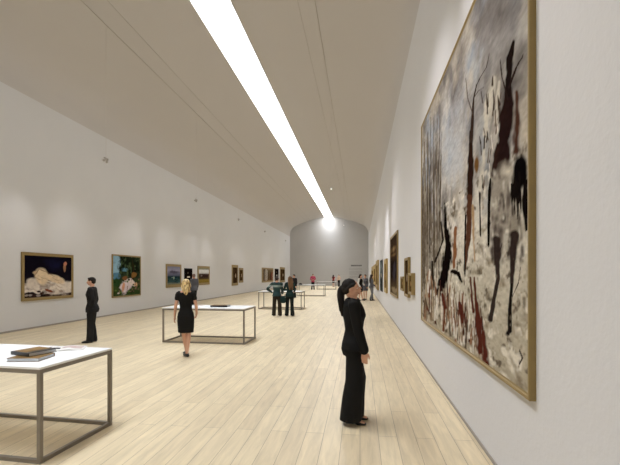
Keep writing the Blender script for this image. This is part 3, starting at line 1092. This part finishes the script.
# small dark hat-like object on the fourth table
bm = bmesh.new()
loft(bm, [(0, 0, 0, 0.16, 0.11), (0, 0, 0.02, 0.16, 0.11), (0, 0, 0.045, 0.13, 0.09), (0, 0, 0.10, 0.10, 0.07), (0, 0, 0.14, 0.05, 0.035)], sq=2.6)
tag(obj('handbag', bm, M['black'], loc=(-4.8, 31.75, TH), smooth=True), 'small dark bag lying on the fourth table, left of the pink visitor', 'bag')

# ------------------------------------------------------------------ exhibition text on the end wall
tx = thing('wall_text', 'grey wall text of a dark title above rows of small lines on the end wall', 'wall text', (0, Y1, 0))
bm = bmesh.new()
rs = random.Random(9)


def words(bm, x0, x1, z0, z1, rs, wmin, wmax, gap):
    x = x0
    while x < x1 - wmin:
        e = min(x1, x + rs.uniform(wmin, wmax))
        box(bm, x, -0.004, z0 + rs.uniform(0, (z1 - z0) * 0.1), e, 0.0, z1 - rs.uniform(0, (z1 - z0) * 0.2))
        x = e + gap


words(bm, -1.35, 0.25, 2.93, 3.16, rs, 0.08, 0.16, 0.035)
obj('title', bm, M['vinyl'], tx)
for (za, n) in ((2.66, 3), (2.20, 5), (1.50, 3)):
    for k in range(n):
        bm = bmesh.new()
        z = za - k * 0.115
        words(bm, -1.6, rs.uniform(0.25, 0.45), z - 0.04, z, rs, 0.08, 0.24, 0.05)
        obj('text_line', bm, M['vinyl_grey'], tx)


# ------------------------------------------------------------------ people
def V(*a):
    return Vector(a)


_hand_cache = {}


def hand_parts(bm, mtx, curl=0.35, mirror=1, s=1.0, fr=1.0):
    """hand: wrist at origin, fingers along -z, palm normal +x*mirror (towards the body), thumb towards +y"""
    def T(p):
        return mtx @ (Vector((p[0] * mirror, p[1], p[2])) * s)
    # palm
    rs_ = []
    for z, a, b, y in ((0.02, 0.020, 0.026, 0), (-0.01, 0.019, 0.028, 0), (-0.04, 0.017, 0.038, 0.002), (-0.075, 0.015, 0.042, 0.0), (-0.095, 0.012, 0.040, 0.0)):
        rs_.append([bm.verts.new(T((a * math.cos(t * PI / 8), y + b * math.sin(t * PI / 8), z))) for t in range(16)])
    rings(bm, rs_)
    for k, (y, L, r) in enumerate(((0.029, 0.070, 0.0088), (0.010, 0.078, 0.009), (-0.010, 0.072, 0.0086), (-0.028, 0.058, 0.0078))):
        c = curl * (1 + 0.12 * k)
        p = Vector((0, y, -0.075))
        pts = [p.copy()]
        ang = 0.0
        seg = [0.024, L * 0.45, L * 0.30, L * 0.25]
        for q, sg in enumerate(seg):
            if q:
                ang += c * (0.9 if q == 1 else 1.1)
            p = p + Vector((math.sin(ang), (y * 0.12 if q else 0) * 0.3, -math.cos(ang))) * sg
            pts.append(p.copy())
        tube(bm, [T(q) for q in pts], [r * fr * s, r * fr * s, r * fr * s, r * 0.92 * fr * s, r * 0.78 * fr * s], n=10)
    th = [(0.004, 0.020, -0.02), (0.010, 0.045, -0.045), (0.016, 0.056, -0.072), (0.022, 0.055, -0.098)]
    tube(bm, [T(q) for q in th], [0.014 * s, 0.0125 * fr * s, 0.0105 * fr * s, 0.0085 * fr * s], n=10)


def basis(d, side):
    """matrix with -z along d and +x roughly along side"""
    z = (-d).normalized()
    x = (side - z * side.dot(z)).normalized()
    y = z.cross(x)
    return Matrix((x, y, z)).transposed().to_4x4()


def person(label, loc, face, h, female, pose, outfit, hair, voxel=0.009, skin='skin', shoes='flat', detail=False, group=None):
    S = h / 1.72
    sw = 0.165 if female else 0.195
    J = dict(hipL=V(-.085, 0, .90), hipR=V(.085, 0, .90), kneeL=V(-.09, .02, .49), kneeR=V(.09, .02, .49),
             ankL=V(-.09, -.02, .09), ankR=V(.09, -.02, .09),
             shL=V(-sw, -.005, 1.405), shR=V(sw, -.005, 1.405),
             elL=V(-sw - .03, -.03, 1.13), elR=V(sw + .03, -.03, 1.13),
             wrL=V(-sw - .03, .04, .895), wrR=V(sw + .03, .04, .895),
             head=V(0, .02, 1.615))
    for k, v_ in pose.items():
        if k in J:
            J[k] = Vector(v_)
    head_yaw = pose.get('yaw', 0.0)
    toe = pose.get('toe', (0.15, -0.15))
    root = thing('person', label, 'person', loc, face, group)
    root.scale = (S, S, S)
    lift = pose.get('heel', 0.0)

    wst, hip, bust = (.118, .172, .142) if female else (.142, .162, .16)
    bd = .120 if female else .118
    # torso sections: z, half width, half depth, y shift
    TS = [(.80, hip * .93, .10, -.005), (.88, hip, .118, -.012), (.96, hip * .93, .108, -.008), (1.04, wst * 1.05, .092, 0),
          (1.10, wst, .088, .004), (1.18, wst * 1.08, .098, .006), (1.27, bust, bd, .012), (1.33, bust * 1.03, bd * .92, .006),
          (1.39, sw * .96, .092, -.004), (1.435, sw * .72, .074, -.010), (1.465, .072, .060, -.012)]

    def tsec(z):
        for a, b in zip(TS, TS[1:]):
            if a[0] <= z <= b[0]:
                t = (z - a[0]) / (b[0] - a[0])
                return [a[i] + (b[i] - a[i]) * t for i in range(4)]
        return list(TS[0] if z < TS[0][0] else TS[-1])

    def torso(bm, z0, z1, off, over=None):
        zs = [z0] + [s[0] for s in TS if z0 < s[0] < z1] + [z1]
        secs = []
        for z in zs:
            s = tsec(z)
            a, b, y = s[1] + off, s[2] + off, s[3]
            if over:
                a, b, y = over(z, a, b, y)
            secs.append((0, y, z, a, b))
        loft(bm, secs, n=28, sq=2.3)

    def arm(bm, side, off, upto='wr', full=True):
        off *= outfit.get('sleeve_fat', 1.0) if off else 1
        sh, el, wr = J['sh' + side], J['el' + side], J['wr' + side]
        ins = Vector((-0.05 if side == 'R' else 0.05, 0, -0.01))
        k = 0.9 if female else 1.0
        pts = [sh + ins, sh, sh.lerp(el, .5), el]
        rad = [.050 * k + off, .052 * k + off, .045 * k + off, .039 * k + off]
        if upto == 'wr':
            pts += [el.lerp(wr, .35), wr]
            rad += [.038 * k + off, .027 * k + off * 1.3]
        elif upto == 'short':
            m_ = sh.lerp(el, .42)
            pts = [sh + ins, sh, m_]
            rad = [.050 * k + off, .052 * k + off, .050 * k + off * 1.5]
        tube(bm, pts, rad, n=14)

    def leg(bm, side, off, hem=None, upto=None):
        hp, kn, an = J['hip' + side], J['knee' + side], J['ank' + side]
        k = 0.96 if female else 1.0
        calf = kn.lerp(an, .32) + Vector((0, -.014, 0))
        if hem is None:
            tube(bm, [hp + V(0, 0, .02), hp.lerp(kn, .5), kn, calf, kn.lerp(an, .75), an],
                 [.088 * k + off, .075 * k + off, .052 * k + off, .054 * k + off, .040 * k + off, .036 * k + off], n=16)
        else:
            # straight or flared trouser leg ending in a flat hem; hem = (radius at knee, radius at hem, hem height, depth factor)
            rk, rh, zh, df = hem
            bot = an.copy()
            bot.z = zh
            secs = []
            for p, r in ((hp + V(0, 0, .03), .094), (hp.lerp(kn, .35), .09), (kn, rk), (kn.lerp(bot, .5) + V(0, -.006, 0), (rk + rh) / 2), (bot, rh)):
                secs.append((p.x, p.y, p.z, r, r * (1.0 if p.z > .8 else df)))
            loft(bm, list(reversed(secs)), n=20)

    # ---------------- body
    HC = J['head']
    yw = Matrix.Rotation(head_yaw, 3, 'Z')

    def hp_(x, y, z):
        return HC + yw @ Vector((x, y, z))
    bm = bmesh.new()
    torso(bm, .80, 1.465, 0)
    for sx in (-1, 1):
        tube(bm, [V(sx * .03, -.018, 1.47), V(sx * .09, -.015, 1.435), V(sx * sw * .9, -.006, 1.405)], [.030, .032, .036], n=12)
    tube(bm, [V(0, -.018, 1.42), V(0, -.008, 1.48), HC + yw @ V(0, -.02, -.06)], [.062, .050 if female else .057, .050 if female else .057], n=16)
    ell(bm, hp_(0, -.012, .022), (.074, .093, .086), yw)
    ell(bm, hp_(0, .022, -.030), (.060, .066, .070), yw)
    ell(bm, hp_(0, .052, -.085), (.026, .024, .020), yw)           # chin
    ell(bm, hp_(0, .018, -.070), (.046, .052, .032), yw)           # jaw
    tube(bm, [hp_(0, .078, .018), hp_(0, .096, -.008), hp_(0, .106, -.030)], [.008, .010, .0125], n=10)   # nose
    ell(bm, hp_(0, .096, -.034), (.017, .010, .008), yw)
    ell(bm, hp_(0, .084, -.053), (.022, .011, .0065), yw)
    ell(bm, hp_(0, .081, -.064), (.019, .011, .007), yw)
    ell(bm, hp_(0, .074, .022), (.050, .014, .012), yw)           # brow
    for sx in (-1, 1):
        ell(bm, hp_(sx * .076, -.010, -.012), (.009, .019, .031), yw)
        ell(bm, hp_(sx * .036, .062, -.026), (.020, .018, .020), yw)
    for sd, sg in (('L', -1), ('R', 1)):
        arm(bm, sd, 0)
        leg(bm, sd, 0)
        an = J['ank' + sd]
        ta = toe[0 if sd == 'L' else 1]
        fd = Vector((math.sin(-ta), math.cos(ta), 0))
        gz = an.z - 0.09 - 0.0
        tube(bm, [an + V(0, 0, -.01) - fd * .03 + V(0, 0, -.045 + lift * .0), an + fd * .07 + V(0, 0, -.055 - lift * .75), an + fd * .15 + V(0, 0, -.066 - lift)],
             [.034, .032, .020], n=12)
        wr, el = J['wr' + sd], J['el' + sd]
        d = (wr - el).normalized()
        hd = pose.get('hand' + sd)
        if hd:
            d = Vector(hd).normalized()
        inward = Vector((-sg, 0, 0)) if abs(d.x) < .75 else Vector((0, 0, -1))
        mt = Matrix.Translation(wr + d * .012) @ basis(d, inward)
        # thumb side must point forward (+y)
        mir = 1
        if (mt.to_3x3() @ Vector((0, 1, 0))).y < 0:
            mt = mt @ Matrix.Rotation(PI, 4, 'Z')
            mir = -1
        hand_parts(bm, mt, pose.get('curl', .3), mir, .96 if female else 1.05, 1.0 if detail else 1.15)
    body = link_mesh('body', fuse(bm, voxel, 2), M[skin], root, smooth=True)

    # ---------------- eyes, brows, lips
    if detail or voxel < .0095:
        for sx in (-1, 1):
            bm = bmesh.new()
            ell(bm, hp_(sx * .030, .0655, .002), (.0125, .0125, .0065), yw, 14)
            e = obj('eye', bm, M['eyewhite'], body, smooth=True)
            bm = bmesh.new()
            ell(bm, hp_(sx * .030, .0755, .002), (.0052, .0036, .0055), yw, 12)
            obj('iris', bm, M['iris'], e, smooth=True)
            bm = bmesh.new()
            tube(bm, [hp_(sx * .014, .086, .022), hp_(sx * .032, .082, .027), hp_(sx * .050, .066, .022)], [.002, .0026, .0016], n=8)
            obj('eyebrow', bm, M['hair_black'], body, smooth=True)
        bm = bmesh.new()
        tube(bm, [hp_(-.019, .085, -.0575), hp_(0, .093, -.056), hp_(.019, .085, -.0575)], [.0025, .0045, .0025], n=8)
        tube(bm, [hp_(-.016, .085, -.0625), hp_(0, .0915, -.0645), hp_(.016, .085, -.0625)], [.0025, .0048, .0025], n=8)
        obj('lips', bm, M['lips'], body, smooth=True)

    # ---------------- clothes
    o = outfit
    vx = max(voxel, .007)
    fz = o.get('fold', .006)
    if 'trousers' in o:
        bm = bmesh.new()
        top = o.get('waist', 1.02)
        torso(bm, .80, top, .013)
        for sd in 'LR':
            leg(bm, sd, 0, hem=o.get('hem', (.072, .078, .035, 1.1)))
        link_mesh('trousers', fuse(bm, vx, 3, fz, (10, 10, 2.2), 3.1), M[o['trousers']], root, smooth=True)
    if 'skirt' in o:
        bm = bmesh.new()
        z0 = o.get('skirt_hem', .5)
        loft(bm, [(0, .005, z0, .185, .135), (0, 0, .68, .19, .135), (0, -.01, .86, hip + .02, .135), (0, 0, .98, wst + .03, .11), (0, 0, 1.04, wst + .02, .10)], n=28)
        link_mesh('skirt', fuse(bm, vx, 3, fz, (14, 14, 1.5), 1.7), M[o['skirt']], root, smooth=True)
    if 'dress' in o:
        bm = bmesh.new()
        z0 = o.get('dress_hem', .5)
        torso(bm, .86, 1.432, .013)
        hx = o.get('hem_shift', 0.0)
        loft(bm, [(hx, .005, z0, .165, .125), (hx * .5, 0, .66, .178, .128), (0, -.012, .80, hip + .016, .135), (0, -.012, .90, hip + .014, .132), (0, -.005, 1.0, wst + .03, .105)], n=28)
        if o.get('sleeve') == 'short':
            for sd in 'LR':
                arm(bm, sd, .009, 'short')
        link_mesh('dress', fuse(bm, vx, 3, fz, (9, 9, 3), 5.5), M[o['dress']], root, smooth=True)
    if 'top' in o:
        bm = bmesh.new()
        z0 = o.get('top_hem', .93)
        off = .018 if o.get('jacket') else .013
        fl = .012 if o.get('jacket') else .006

        def over(z, a, b, y):
            if z < 1.02:
                q = (1.02 - z) / .15
                return a + fl * q + (.012 if 'trousers' in o else .008), b + fl * q + .012 - o.get('slim', 0.0) * q, y + o.get('tail', 0.0) * q
            return a, b, y
        torso(bm, z0, 1.462, off, over)
        for sx in (-1, 1):
            tube(bm, [V(sx * .045, -.02, 1.455), V(sx * .10, -.015, 1.435), V(sx * sw * .95, -.008, 1.405)], [.030, .040, .045], n=12)
        if o.get('chest'):
            ell(bm, V(0, .075, 1.27), (.115, .075, .07))
        if o.get('sleeve', 'long') == 'long':
            for sd in 'LR':
                arm(bm, sd, .017 if o.get('jacket') else .013)
        elif o.get('sleeve') == 'short':
            for sd in 'LR':
                arm(bm, sd, .014, 'short')
        nm = 'jacket' if o.get('jacket') else 'shirt'
        tm = fuse(bm, vx, 3, fz, (8, 8, 5), 7.3)
        if 'stripe' in o:
            tm.materials.append(M[o['top']])
            tm.materials.append(M[o['stripe']])
            za, zb = o['stripe_z']
            for p in tm.polygons:
                if za < p.center.z < zb:
                    p.material_index = 1
        tp_ = link_mesh(nm, tm, M[o['top']], root, smooth=True)
        if o.get('jacket'):
            bm = bmesh.new()
            tube(bm, [V(0, -.078, 1.455), V(.055, -.045, 1.468), V(.075, 0, 1.452), V(.05, .062, 1.40), V(.022, .125, 1.29)], [.012, .013, .013, .012, .008], n=8)
            tube(bm, [V(0, -.078, 1.455), V(-.055, -.045, 1.468), V(-.075, 0, 1.452), V(-.05, .062, 1.40), V(-.022, .125, 1.29)], [.012, .013, .013, .012, .008], n=8)
            obj('lapel', bm, M[o['top']], tp_, smooth=True)
            if o.get('shirt_collar'):
                bm = bmesh.new()
                loft(bm, [(0, -.012, 1.44, .064, .062), (0, -.01, 1.487, .058, .058)], n=20)
                obj('shirt_collar', bm, M['white_cloth'], tp_, smooth=True)
    if 'sleeves' in o:
        for sd in 'LR':
            bm = bmesh.new()
            arm(bm, sd, .014)
            link_mesh('sleeve', fuse(bm, vx, 3, fz), M[o['sleeves']], root, smooth=True)

    # ---------------- shoes
    sm_ = o.get('shoe_mat', 'shoe')
    for sd in 'LR':
        an = J['ank' + sd]
        ta = toe[0 if sd == 'L' else 1]
        fd = Vector((math.sin(-ta), math.cos(ta), 0))
        sdv = Vector((fd.y, -fd.x, 0))
        g = an.z - .09
        bm = bmesh.new()
        if shoes == 'heel':
            tube(bm, [an - fd * .035 + V(0, 0, -.045), an + fd * .02 + V(0, 0, -.058), an + fd * .09 + V(0, 0, -.09 - lift * .45), an + fd * .165 + V(0, 0, -.076 - lift)],
                 [.036, .034, .034, .018], n=14)
            b0 = an - fd * .05
            tube(bm, [b0 + V(0, 0, -.06), V(b0.x, b0.y, g - lift + .006)], [.018, .008], n=10, caps=False)
        elif shoes == 'boot':
            tube(bm, [an + V(0, 0, .10), an + V(0, 0, .0), an + V(0, 0, -.045) - fd * .01, an + fd * .08 + V(0, 0, -.05), an + fd * .155 + V(0, 0, -.062)],
                 [.052, .046, .045, .040, .026], n=14)
        else:
            tube(bm, [an - fd * .045 + V(0, 0, -.05), an + fd * .01 + V(0, 0, -.045), an + fd * .09 + V(0, 0, -.055), an + fd * .165 + V(0, 0, -.064)],
                 [.036, .042, .042, .026], n=14)
        me = fuse(bm, .006 if shoes == 'heel' else .009, 2)
        for v_ in me.vertices:
            if v_.co.z < g - lift + .002:
                v_.co.z = g - lift + .002
        link_mesh('shoe', me, M[sm_], root, smooth=True)

    # ---------------- hair
    kind, hm = hair
    bm = bmesh.new()
    if kind == 'short':
        ell(bm, hp_(0, -.020, .034), (.081, .096, .086), yw)
        ell(bm, hp_(0, -.055, -.010), (.068, .055, .06), yw)
        ell(bm, hp_(0, .035, .075), (.060, .048, .030), yw)
    elif kind == 'ponytail':
        ell(bm, hp_(0, -.026, .030), (.083, .093, .086), yw)
        ell(bm, hp_(0, .004, .066), (.066, .050, .034), yw)
        ell(bm, hp_(0, -.058, -.010), (.076, .064, .066), yw)
        tube(bm, [hp_(0, -.080, .000), hp_(0, -.108, -.006), hp_(0, -.124, -.05), hp_(0, -.124, -.13), hp_(.0, -.120, -.22), hp_(0, -.110, -.33)],
             [.036, .044, .046, .044, .034, .010], n=16)
        for a in range(4):
            tube(bm, [hp_(.012 * (a - 1.5), -.128, -.04), hp_(.016 * (a - 1.5), -.146, -.13), hp_(.014 * (a - 1.5), -.124 - .012 * (a % 2), -.27)],
                 [.018, .018, .006], n=8)
        for sx in (-1, 1):
            tube(bm, [hp_(sx * .050, .052, .062), hp_(sx * .073, .018, .040), hp_(sx * .077, -.014, .022), hp_(sx * .072, -.05, -.01)], [.010, .015, .018, .02], n=10)
    elif kind == 'bob':
        ell(bm, hp_(0, -.020, .030), (.092, .102, .092), yw)
        ell(bm, hp_(0, -.062, -.040), (.082, .060, .080), yw)
        tube(bm, [hp_(0, -.085, -.05), hp_(0, -.105, -.13), hp_(.0, -.10, -.20), hp_(0, -.095, -.27)], [.058, .058, .05, .020], n=14)
        for sx in (-1, 1):
            tube(bm, [hp_(sx * .075, -.02, .02), hp_(sx * .085, -.03, -.06), hp_(sx * .06, -.07, -.16)], [.024, .024, .018], n=10)
    elif kind == 'long':
        ell(bm, hp_(0, -.020, .030), (.088, .102, .090), yw)
        for sx in (-1, 0, 1):
            tube(bm, [hp_(sx * .055, -.05, .02), hp_(sx * .068, -.085, -.12), hp_(sx * .075 + .01, -.115, -.28), hp_(sx * .06 + .02, -.12, -.46)],
                 [.045, .052, .050, .022], n=12)
        for sx in (-1, 1):
            tube(bm, [hp_(sx * .072, .01, .04), hp_(sx * .084, -.01, -.05), hp_(sx * .078, -.04, -.16)], [.018, .022, .02], n=10)
    fine = max(voxel, .006) if kind != 'ponytail' else .006
    link_mesh('hair', fuse(bm, fine, 2, .004, (40, 40, 8), 2.2), M[hm], root, smooth=True)
    return root


# 1. woman in the black trouser suit, nearest, seen from her right side
w1 = person('woman in black trouser suit with black ponytail, nearest visitor, looking at the big painting',
            (-0.08, 4.78, 0), -PI / 2, 1.745, True,
            dict(shR=(.165, .012, 1.405), shL=(-.165, .012, 1.405), elR=(.195, .055, 1.13), wrR=(.17, .125, .885), elL=(-.195, .02, 1.12), wrL=(-.17, .085, .89), heel=.05,
                 ankL=(-.08, .0, .14), ankR=(.08, -.03, .14), kneeL=(-.085, .035, .52), kneeR=(.085, .02, .52),
                 handR=(0, .05, -1), curl=.32, toe=(0.05, -0.05), head=(0, -.022, 1.586)),
            dict(top='black', jacket=True, top_hem=.87, trousers='black', hem=(.108, .122, .05, 1.05), fold=.006, tail=.035, slim=.03, chest=True, collar=True, sleeve_fat=1.35),
            ('ponytail', 'hair_black'), voxel=.0052, shoes='heel', detail=True)
bm = bmesh.new()
ell(bm, V(.0772, -.044, 1.549), (.004, .006, .012))
obj('earring', bm, M['gold_light'], w1, smooth=True)

# 2. man in the dark suit by the first painting
person('man in dark suit standing on the left looking at the cream cloth painting',
       (-6.93, 9.50, 0), math.radians(112), 1.69, False,
       dict(elR=(.225, -.05, 1.14), wrR=(.15, -.01, .93), handR=(-.35, .1, -.9), elL=(-.22, -.07, 1.14), wrL=(-.14, -.02, .93), handL=(.3, .1, -.9), yaw=-.1,
            kneeL=(-.09, .02, .49), ankL=(-.10, .03, .09), ankR=(.09, -.03, .09)),
       dict(top='suit', jacket=True, shirt_collar=True, top_hem=.80, trousers='suit', hem=(.068, .072, .04, 1.15), fold=.006),
       ('short', 'hair_black'), voxel=.0085)

# 3. blonde woman from behind
person('blonde woman in black short-sleeved dress seen from behind at the second table',
       (-3.75, 8.17, 0), math.radians(18), 1.66, True,
       dict(elL=(-.215, -.03, 1.13), wrL=(-.245, .03, .90), elR=(.225, -.03, 1.13), wrR=(.225, .10, .93), handR=(-.2, .7, -.6),
            kneeL=(-.045, .04, .49), ankL=(.0, .12, .09), kneeR=(.06, .0, .48), ankR=(.035, -.11, .09), toe=(.5, .5), yaw=.12),
       dict(dress='black', sleeve='short', dress_hem=.53, fold=.006),
       ('bob', 'hair_blonde'), voxel=.0085)

# 4, 5. the couple by the third table
cm = person('man in dark teal sweater with a pale stripe across the back, hand on hip',
            (-3.49, 16.40, 0), math.radians(4), 1.68, False,
            dict(elL=(-.40, -.08, 1.18), wrL=(-.22, .03, 1.03), handL=(.8, .4, -.3), elR=(.24, -.01, 1.13), wrR=(.22, .16, .98),
                 ankL=(-.13, -.02, .09), ankR=(.13, .02, .09), kneeL=(-.11, .02, .49), kneeR=(.12, .03, .49), yaw=-.15, head=(.01, .04, 1.60)),
            dict(top='teal', top_hem=.86, stripe='stripe', stripe_z=(1.255, 1.345), trousers='brown_trs', hem=(.082, .092, .03, 1.05), fold=.006),
            ('short', 'hair_dark'), voxel=.010)
person('woman with long brown hair in dark green clothes beside the man in the striped sweater',
       (-2.95, 16.5, 0), math.radians(-6), 1.68, True,
       dict(elL=(-.26, .02, 1.14), wrL=(-.14, .22, 1.12), handL=(.3, .9, .2), elR=(.22, .0, 1.13), wrR=(.14, .20, 1.05), handR=(-.3, .9, 0),
            hipL=(-.10, 0, .90), ankL=(-.13, -.04, .09), ankR=(.11, .04, .09), kneeL=(-.115, .01, .49), yaw=.55),
       dict(top='teal2', top_hem=.84, trousers='dark_trs', hem=(.074, .092, .03, 1.05), fold=.006),
       ('long', 'hair_brown'), voxel=.010)
# shoulder bag between the couple
bg = thing('shoulder_bag', 'dark teal shoulder bag hanging between the man and woman in green', 'bag', (-3.21, 16.30, 0.56))
bm = bmesh.new()
loft(bm, [(0, 0, 0, .09, .045), (0, 0, .05, .12, .06), (0, 0, .2, .115, .055), (0, 0, .30, .10, .03)], n=20, sq=3)
obj('bag_body', bm, M['teal2'], bg, smooth=True)
bm = bmesh.new()
tube(bm, [V(-.08, 0, .28), V(-.075, .0, .60), V(-.09, 0, .80), V(-.07, .06, .86)], [.010] * 4, n=8)
tube(bm, [V(.07, 0, .28), V(.0, 0, .60), V(-.075, 0, .81)], [.010] * 3, n=8)
obj('strap', bm, M['teal2'], bg, smooth=True)

# 6. grey-haired visitor beyond the blonde woman
person('grey-haired man in grey jacket beyond the blonde woman, facing the left wall',
       (-9.17, 21.0, 0), math.radians(60), 1.78, False, dict(yaw=-.1),
       dict(top='grey_cloth', jacket=True, top_hem=.84, trousers='dark_trs', fold=.005),
       ('short', 'hair_grey'), voxel=.012, skin='skin_tan')
# 7. visitor hidden behind the woman in green
person('dark-haired visitor in black mostly hidden behind the woman with long brown hair',
       (-4.90, 29.2, 0), math.radians(150), 1.74, False, {},
       dict(top='suit', jacket=True, top_hem=.84, trousers='dark_trs', fold=.005),
       ('short', 'hair_black'), voxel=.012)
# 8. pink shirt
person('visitor in pink-red shirt and dark trousers standing beyond the fourth table',
       (-5.26, 44.19, 0), math.radians(185), 1.79, False,
       dict(elL=(-.28, .02, 1.15), wrL=(-.12, .17, 1.08), handL=(.6, .6, .2), elR=(.28, .02, 1.15), wrR=(.12, .18, 1.05), handR=(-.6, .6, .2),
            ankL=(-.13, 0, .09), ankR=(.13, 0, .09)),
       dict(top='pink', top_hem=.84, trousers='dark_trs', fold=.005), ('short', 'hair_dark'), voxel=.012, skin='skin_tan')
# 9, 10 far pair
person('visitor in red top and short black skirt near the end wall',
       (-3.67, 54.9, 0), math.radians(-30), 1.66, True,
       dict(elL=(-.28, .03, 1.16), wrL=(-.18, .2, 1.2), elR=(.28, .03, 1.16), wrR=(.20, .2, 1.2)),
       dict(top='red', sleeve='short', top_hem=.95, skirt='black', skirt_hem=.55, fold=.005), ('long', 'hair_dark'), voxel=.012)
person('visitor in beige top and black trousers beside the one in red, near the end wall',
       (-2.91, 55.0, 0), math.radians(160), 1.68, True,
       dict(elL=(-.26, .03, 1.14), wrL=(-.14, .17, 1.12), elR=(.27, .03, 1.14)),
       dict(top='beige', sleeve='short', top_hem=.95, trousers='black', fold=.005), ('short', 'hair_dark'), voxel=.012)
# 11, 12 pair talking by the right wall
person('woman in black pinafore dress over white sleeves, dark hair, near the right wall',
       (0.03, 26.7, 0), math.radians(-125), 1.76, True,
       dict(elL=(-.25, .02, 1.14), wrL=(-.12, .20, 1.02), handL=(.5, .7, 0), elR=(.23, -.02, 1.12), wrR=(.20, .10, .92), ankL=(-.10, .10, .09), ankR=(.08, -.05, .09)),
       dict(dress='black', dress_hem=.58, sleeves='white_cloth', sleeve_fat=1.3, fold=.005), ('long', 'hair_black'), voxel=.011)
person('visitor in grey top and skirt standing behind the woman in the black pinafore',
       (0.36, 27.6, 0), math.radians(150), 1.74, True,
       dict(ankL=(-.12, .10, .09)),
       dict(top='grey_cloth', top_hem=.90, skirt='grey_cloth', skirt_hem=.62, fold=.005), ('short', 'hair_brown'), voxel=.011)
# 13 visitor in grey jeans at the right wall
person('visitor in dark top, grey jeans and dark boots facing the right wall',
       (0.76, 26.64, 0), math.radians(-75), 1.74, True,
       dict(elR=(.21, .0, 1.13), wrR=(.15, .18, .98), elL=(-.21, 0, 1.13), wrL=(-.14, .20, 1.02), ankL=(-.09, .10, .09), ankR=(.09, -.10, .09), kneeL=(-.09, .06, .49)),
       dict(top='grey_cloth', top_hem=.86, trousers='jeans', hem=(.062, .058, .10, 1.05), fold=.005), ('long', 'hair_dark'), voxel=.011, shoes='boot')
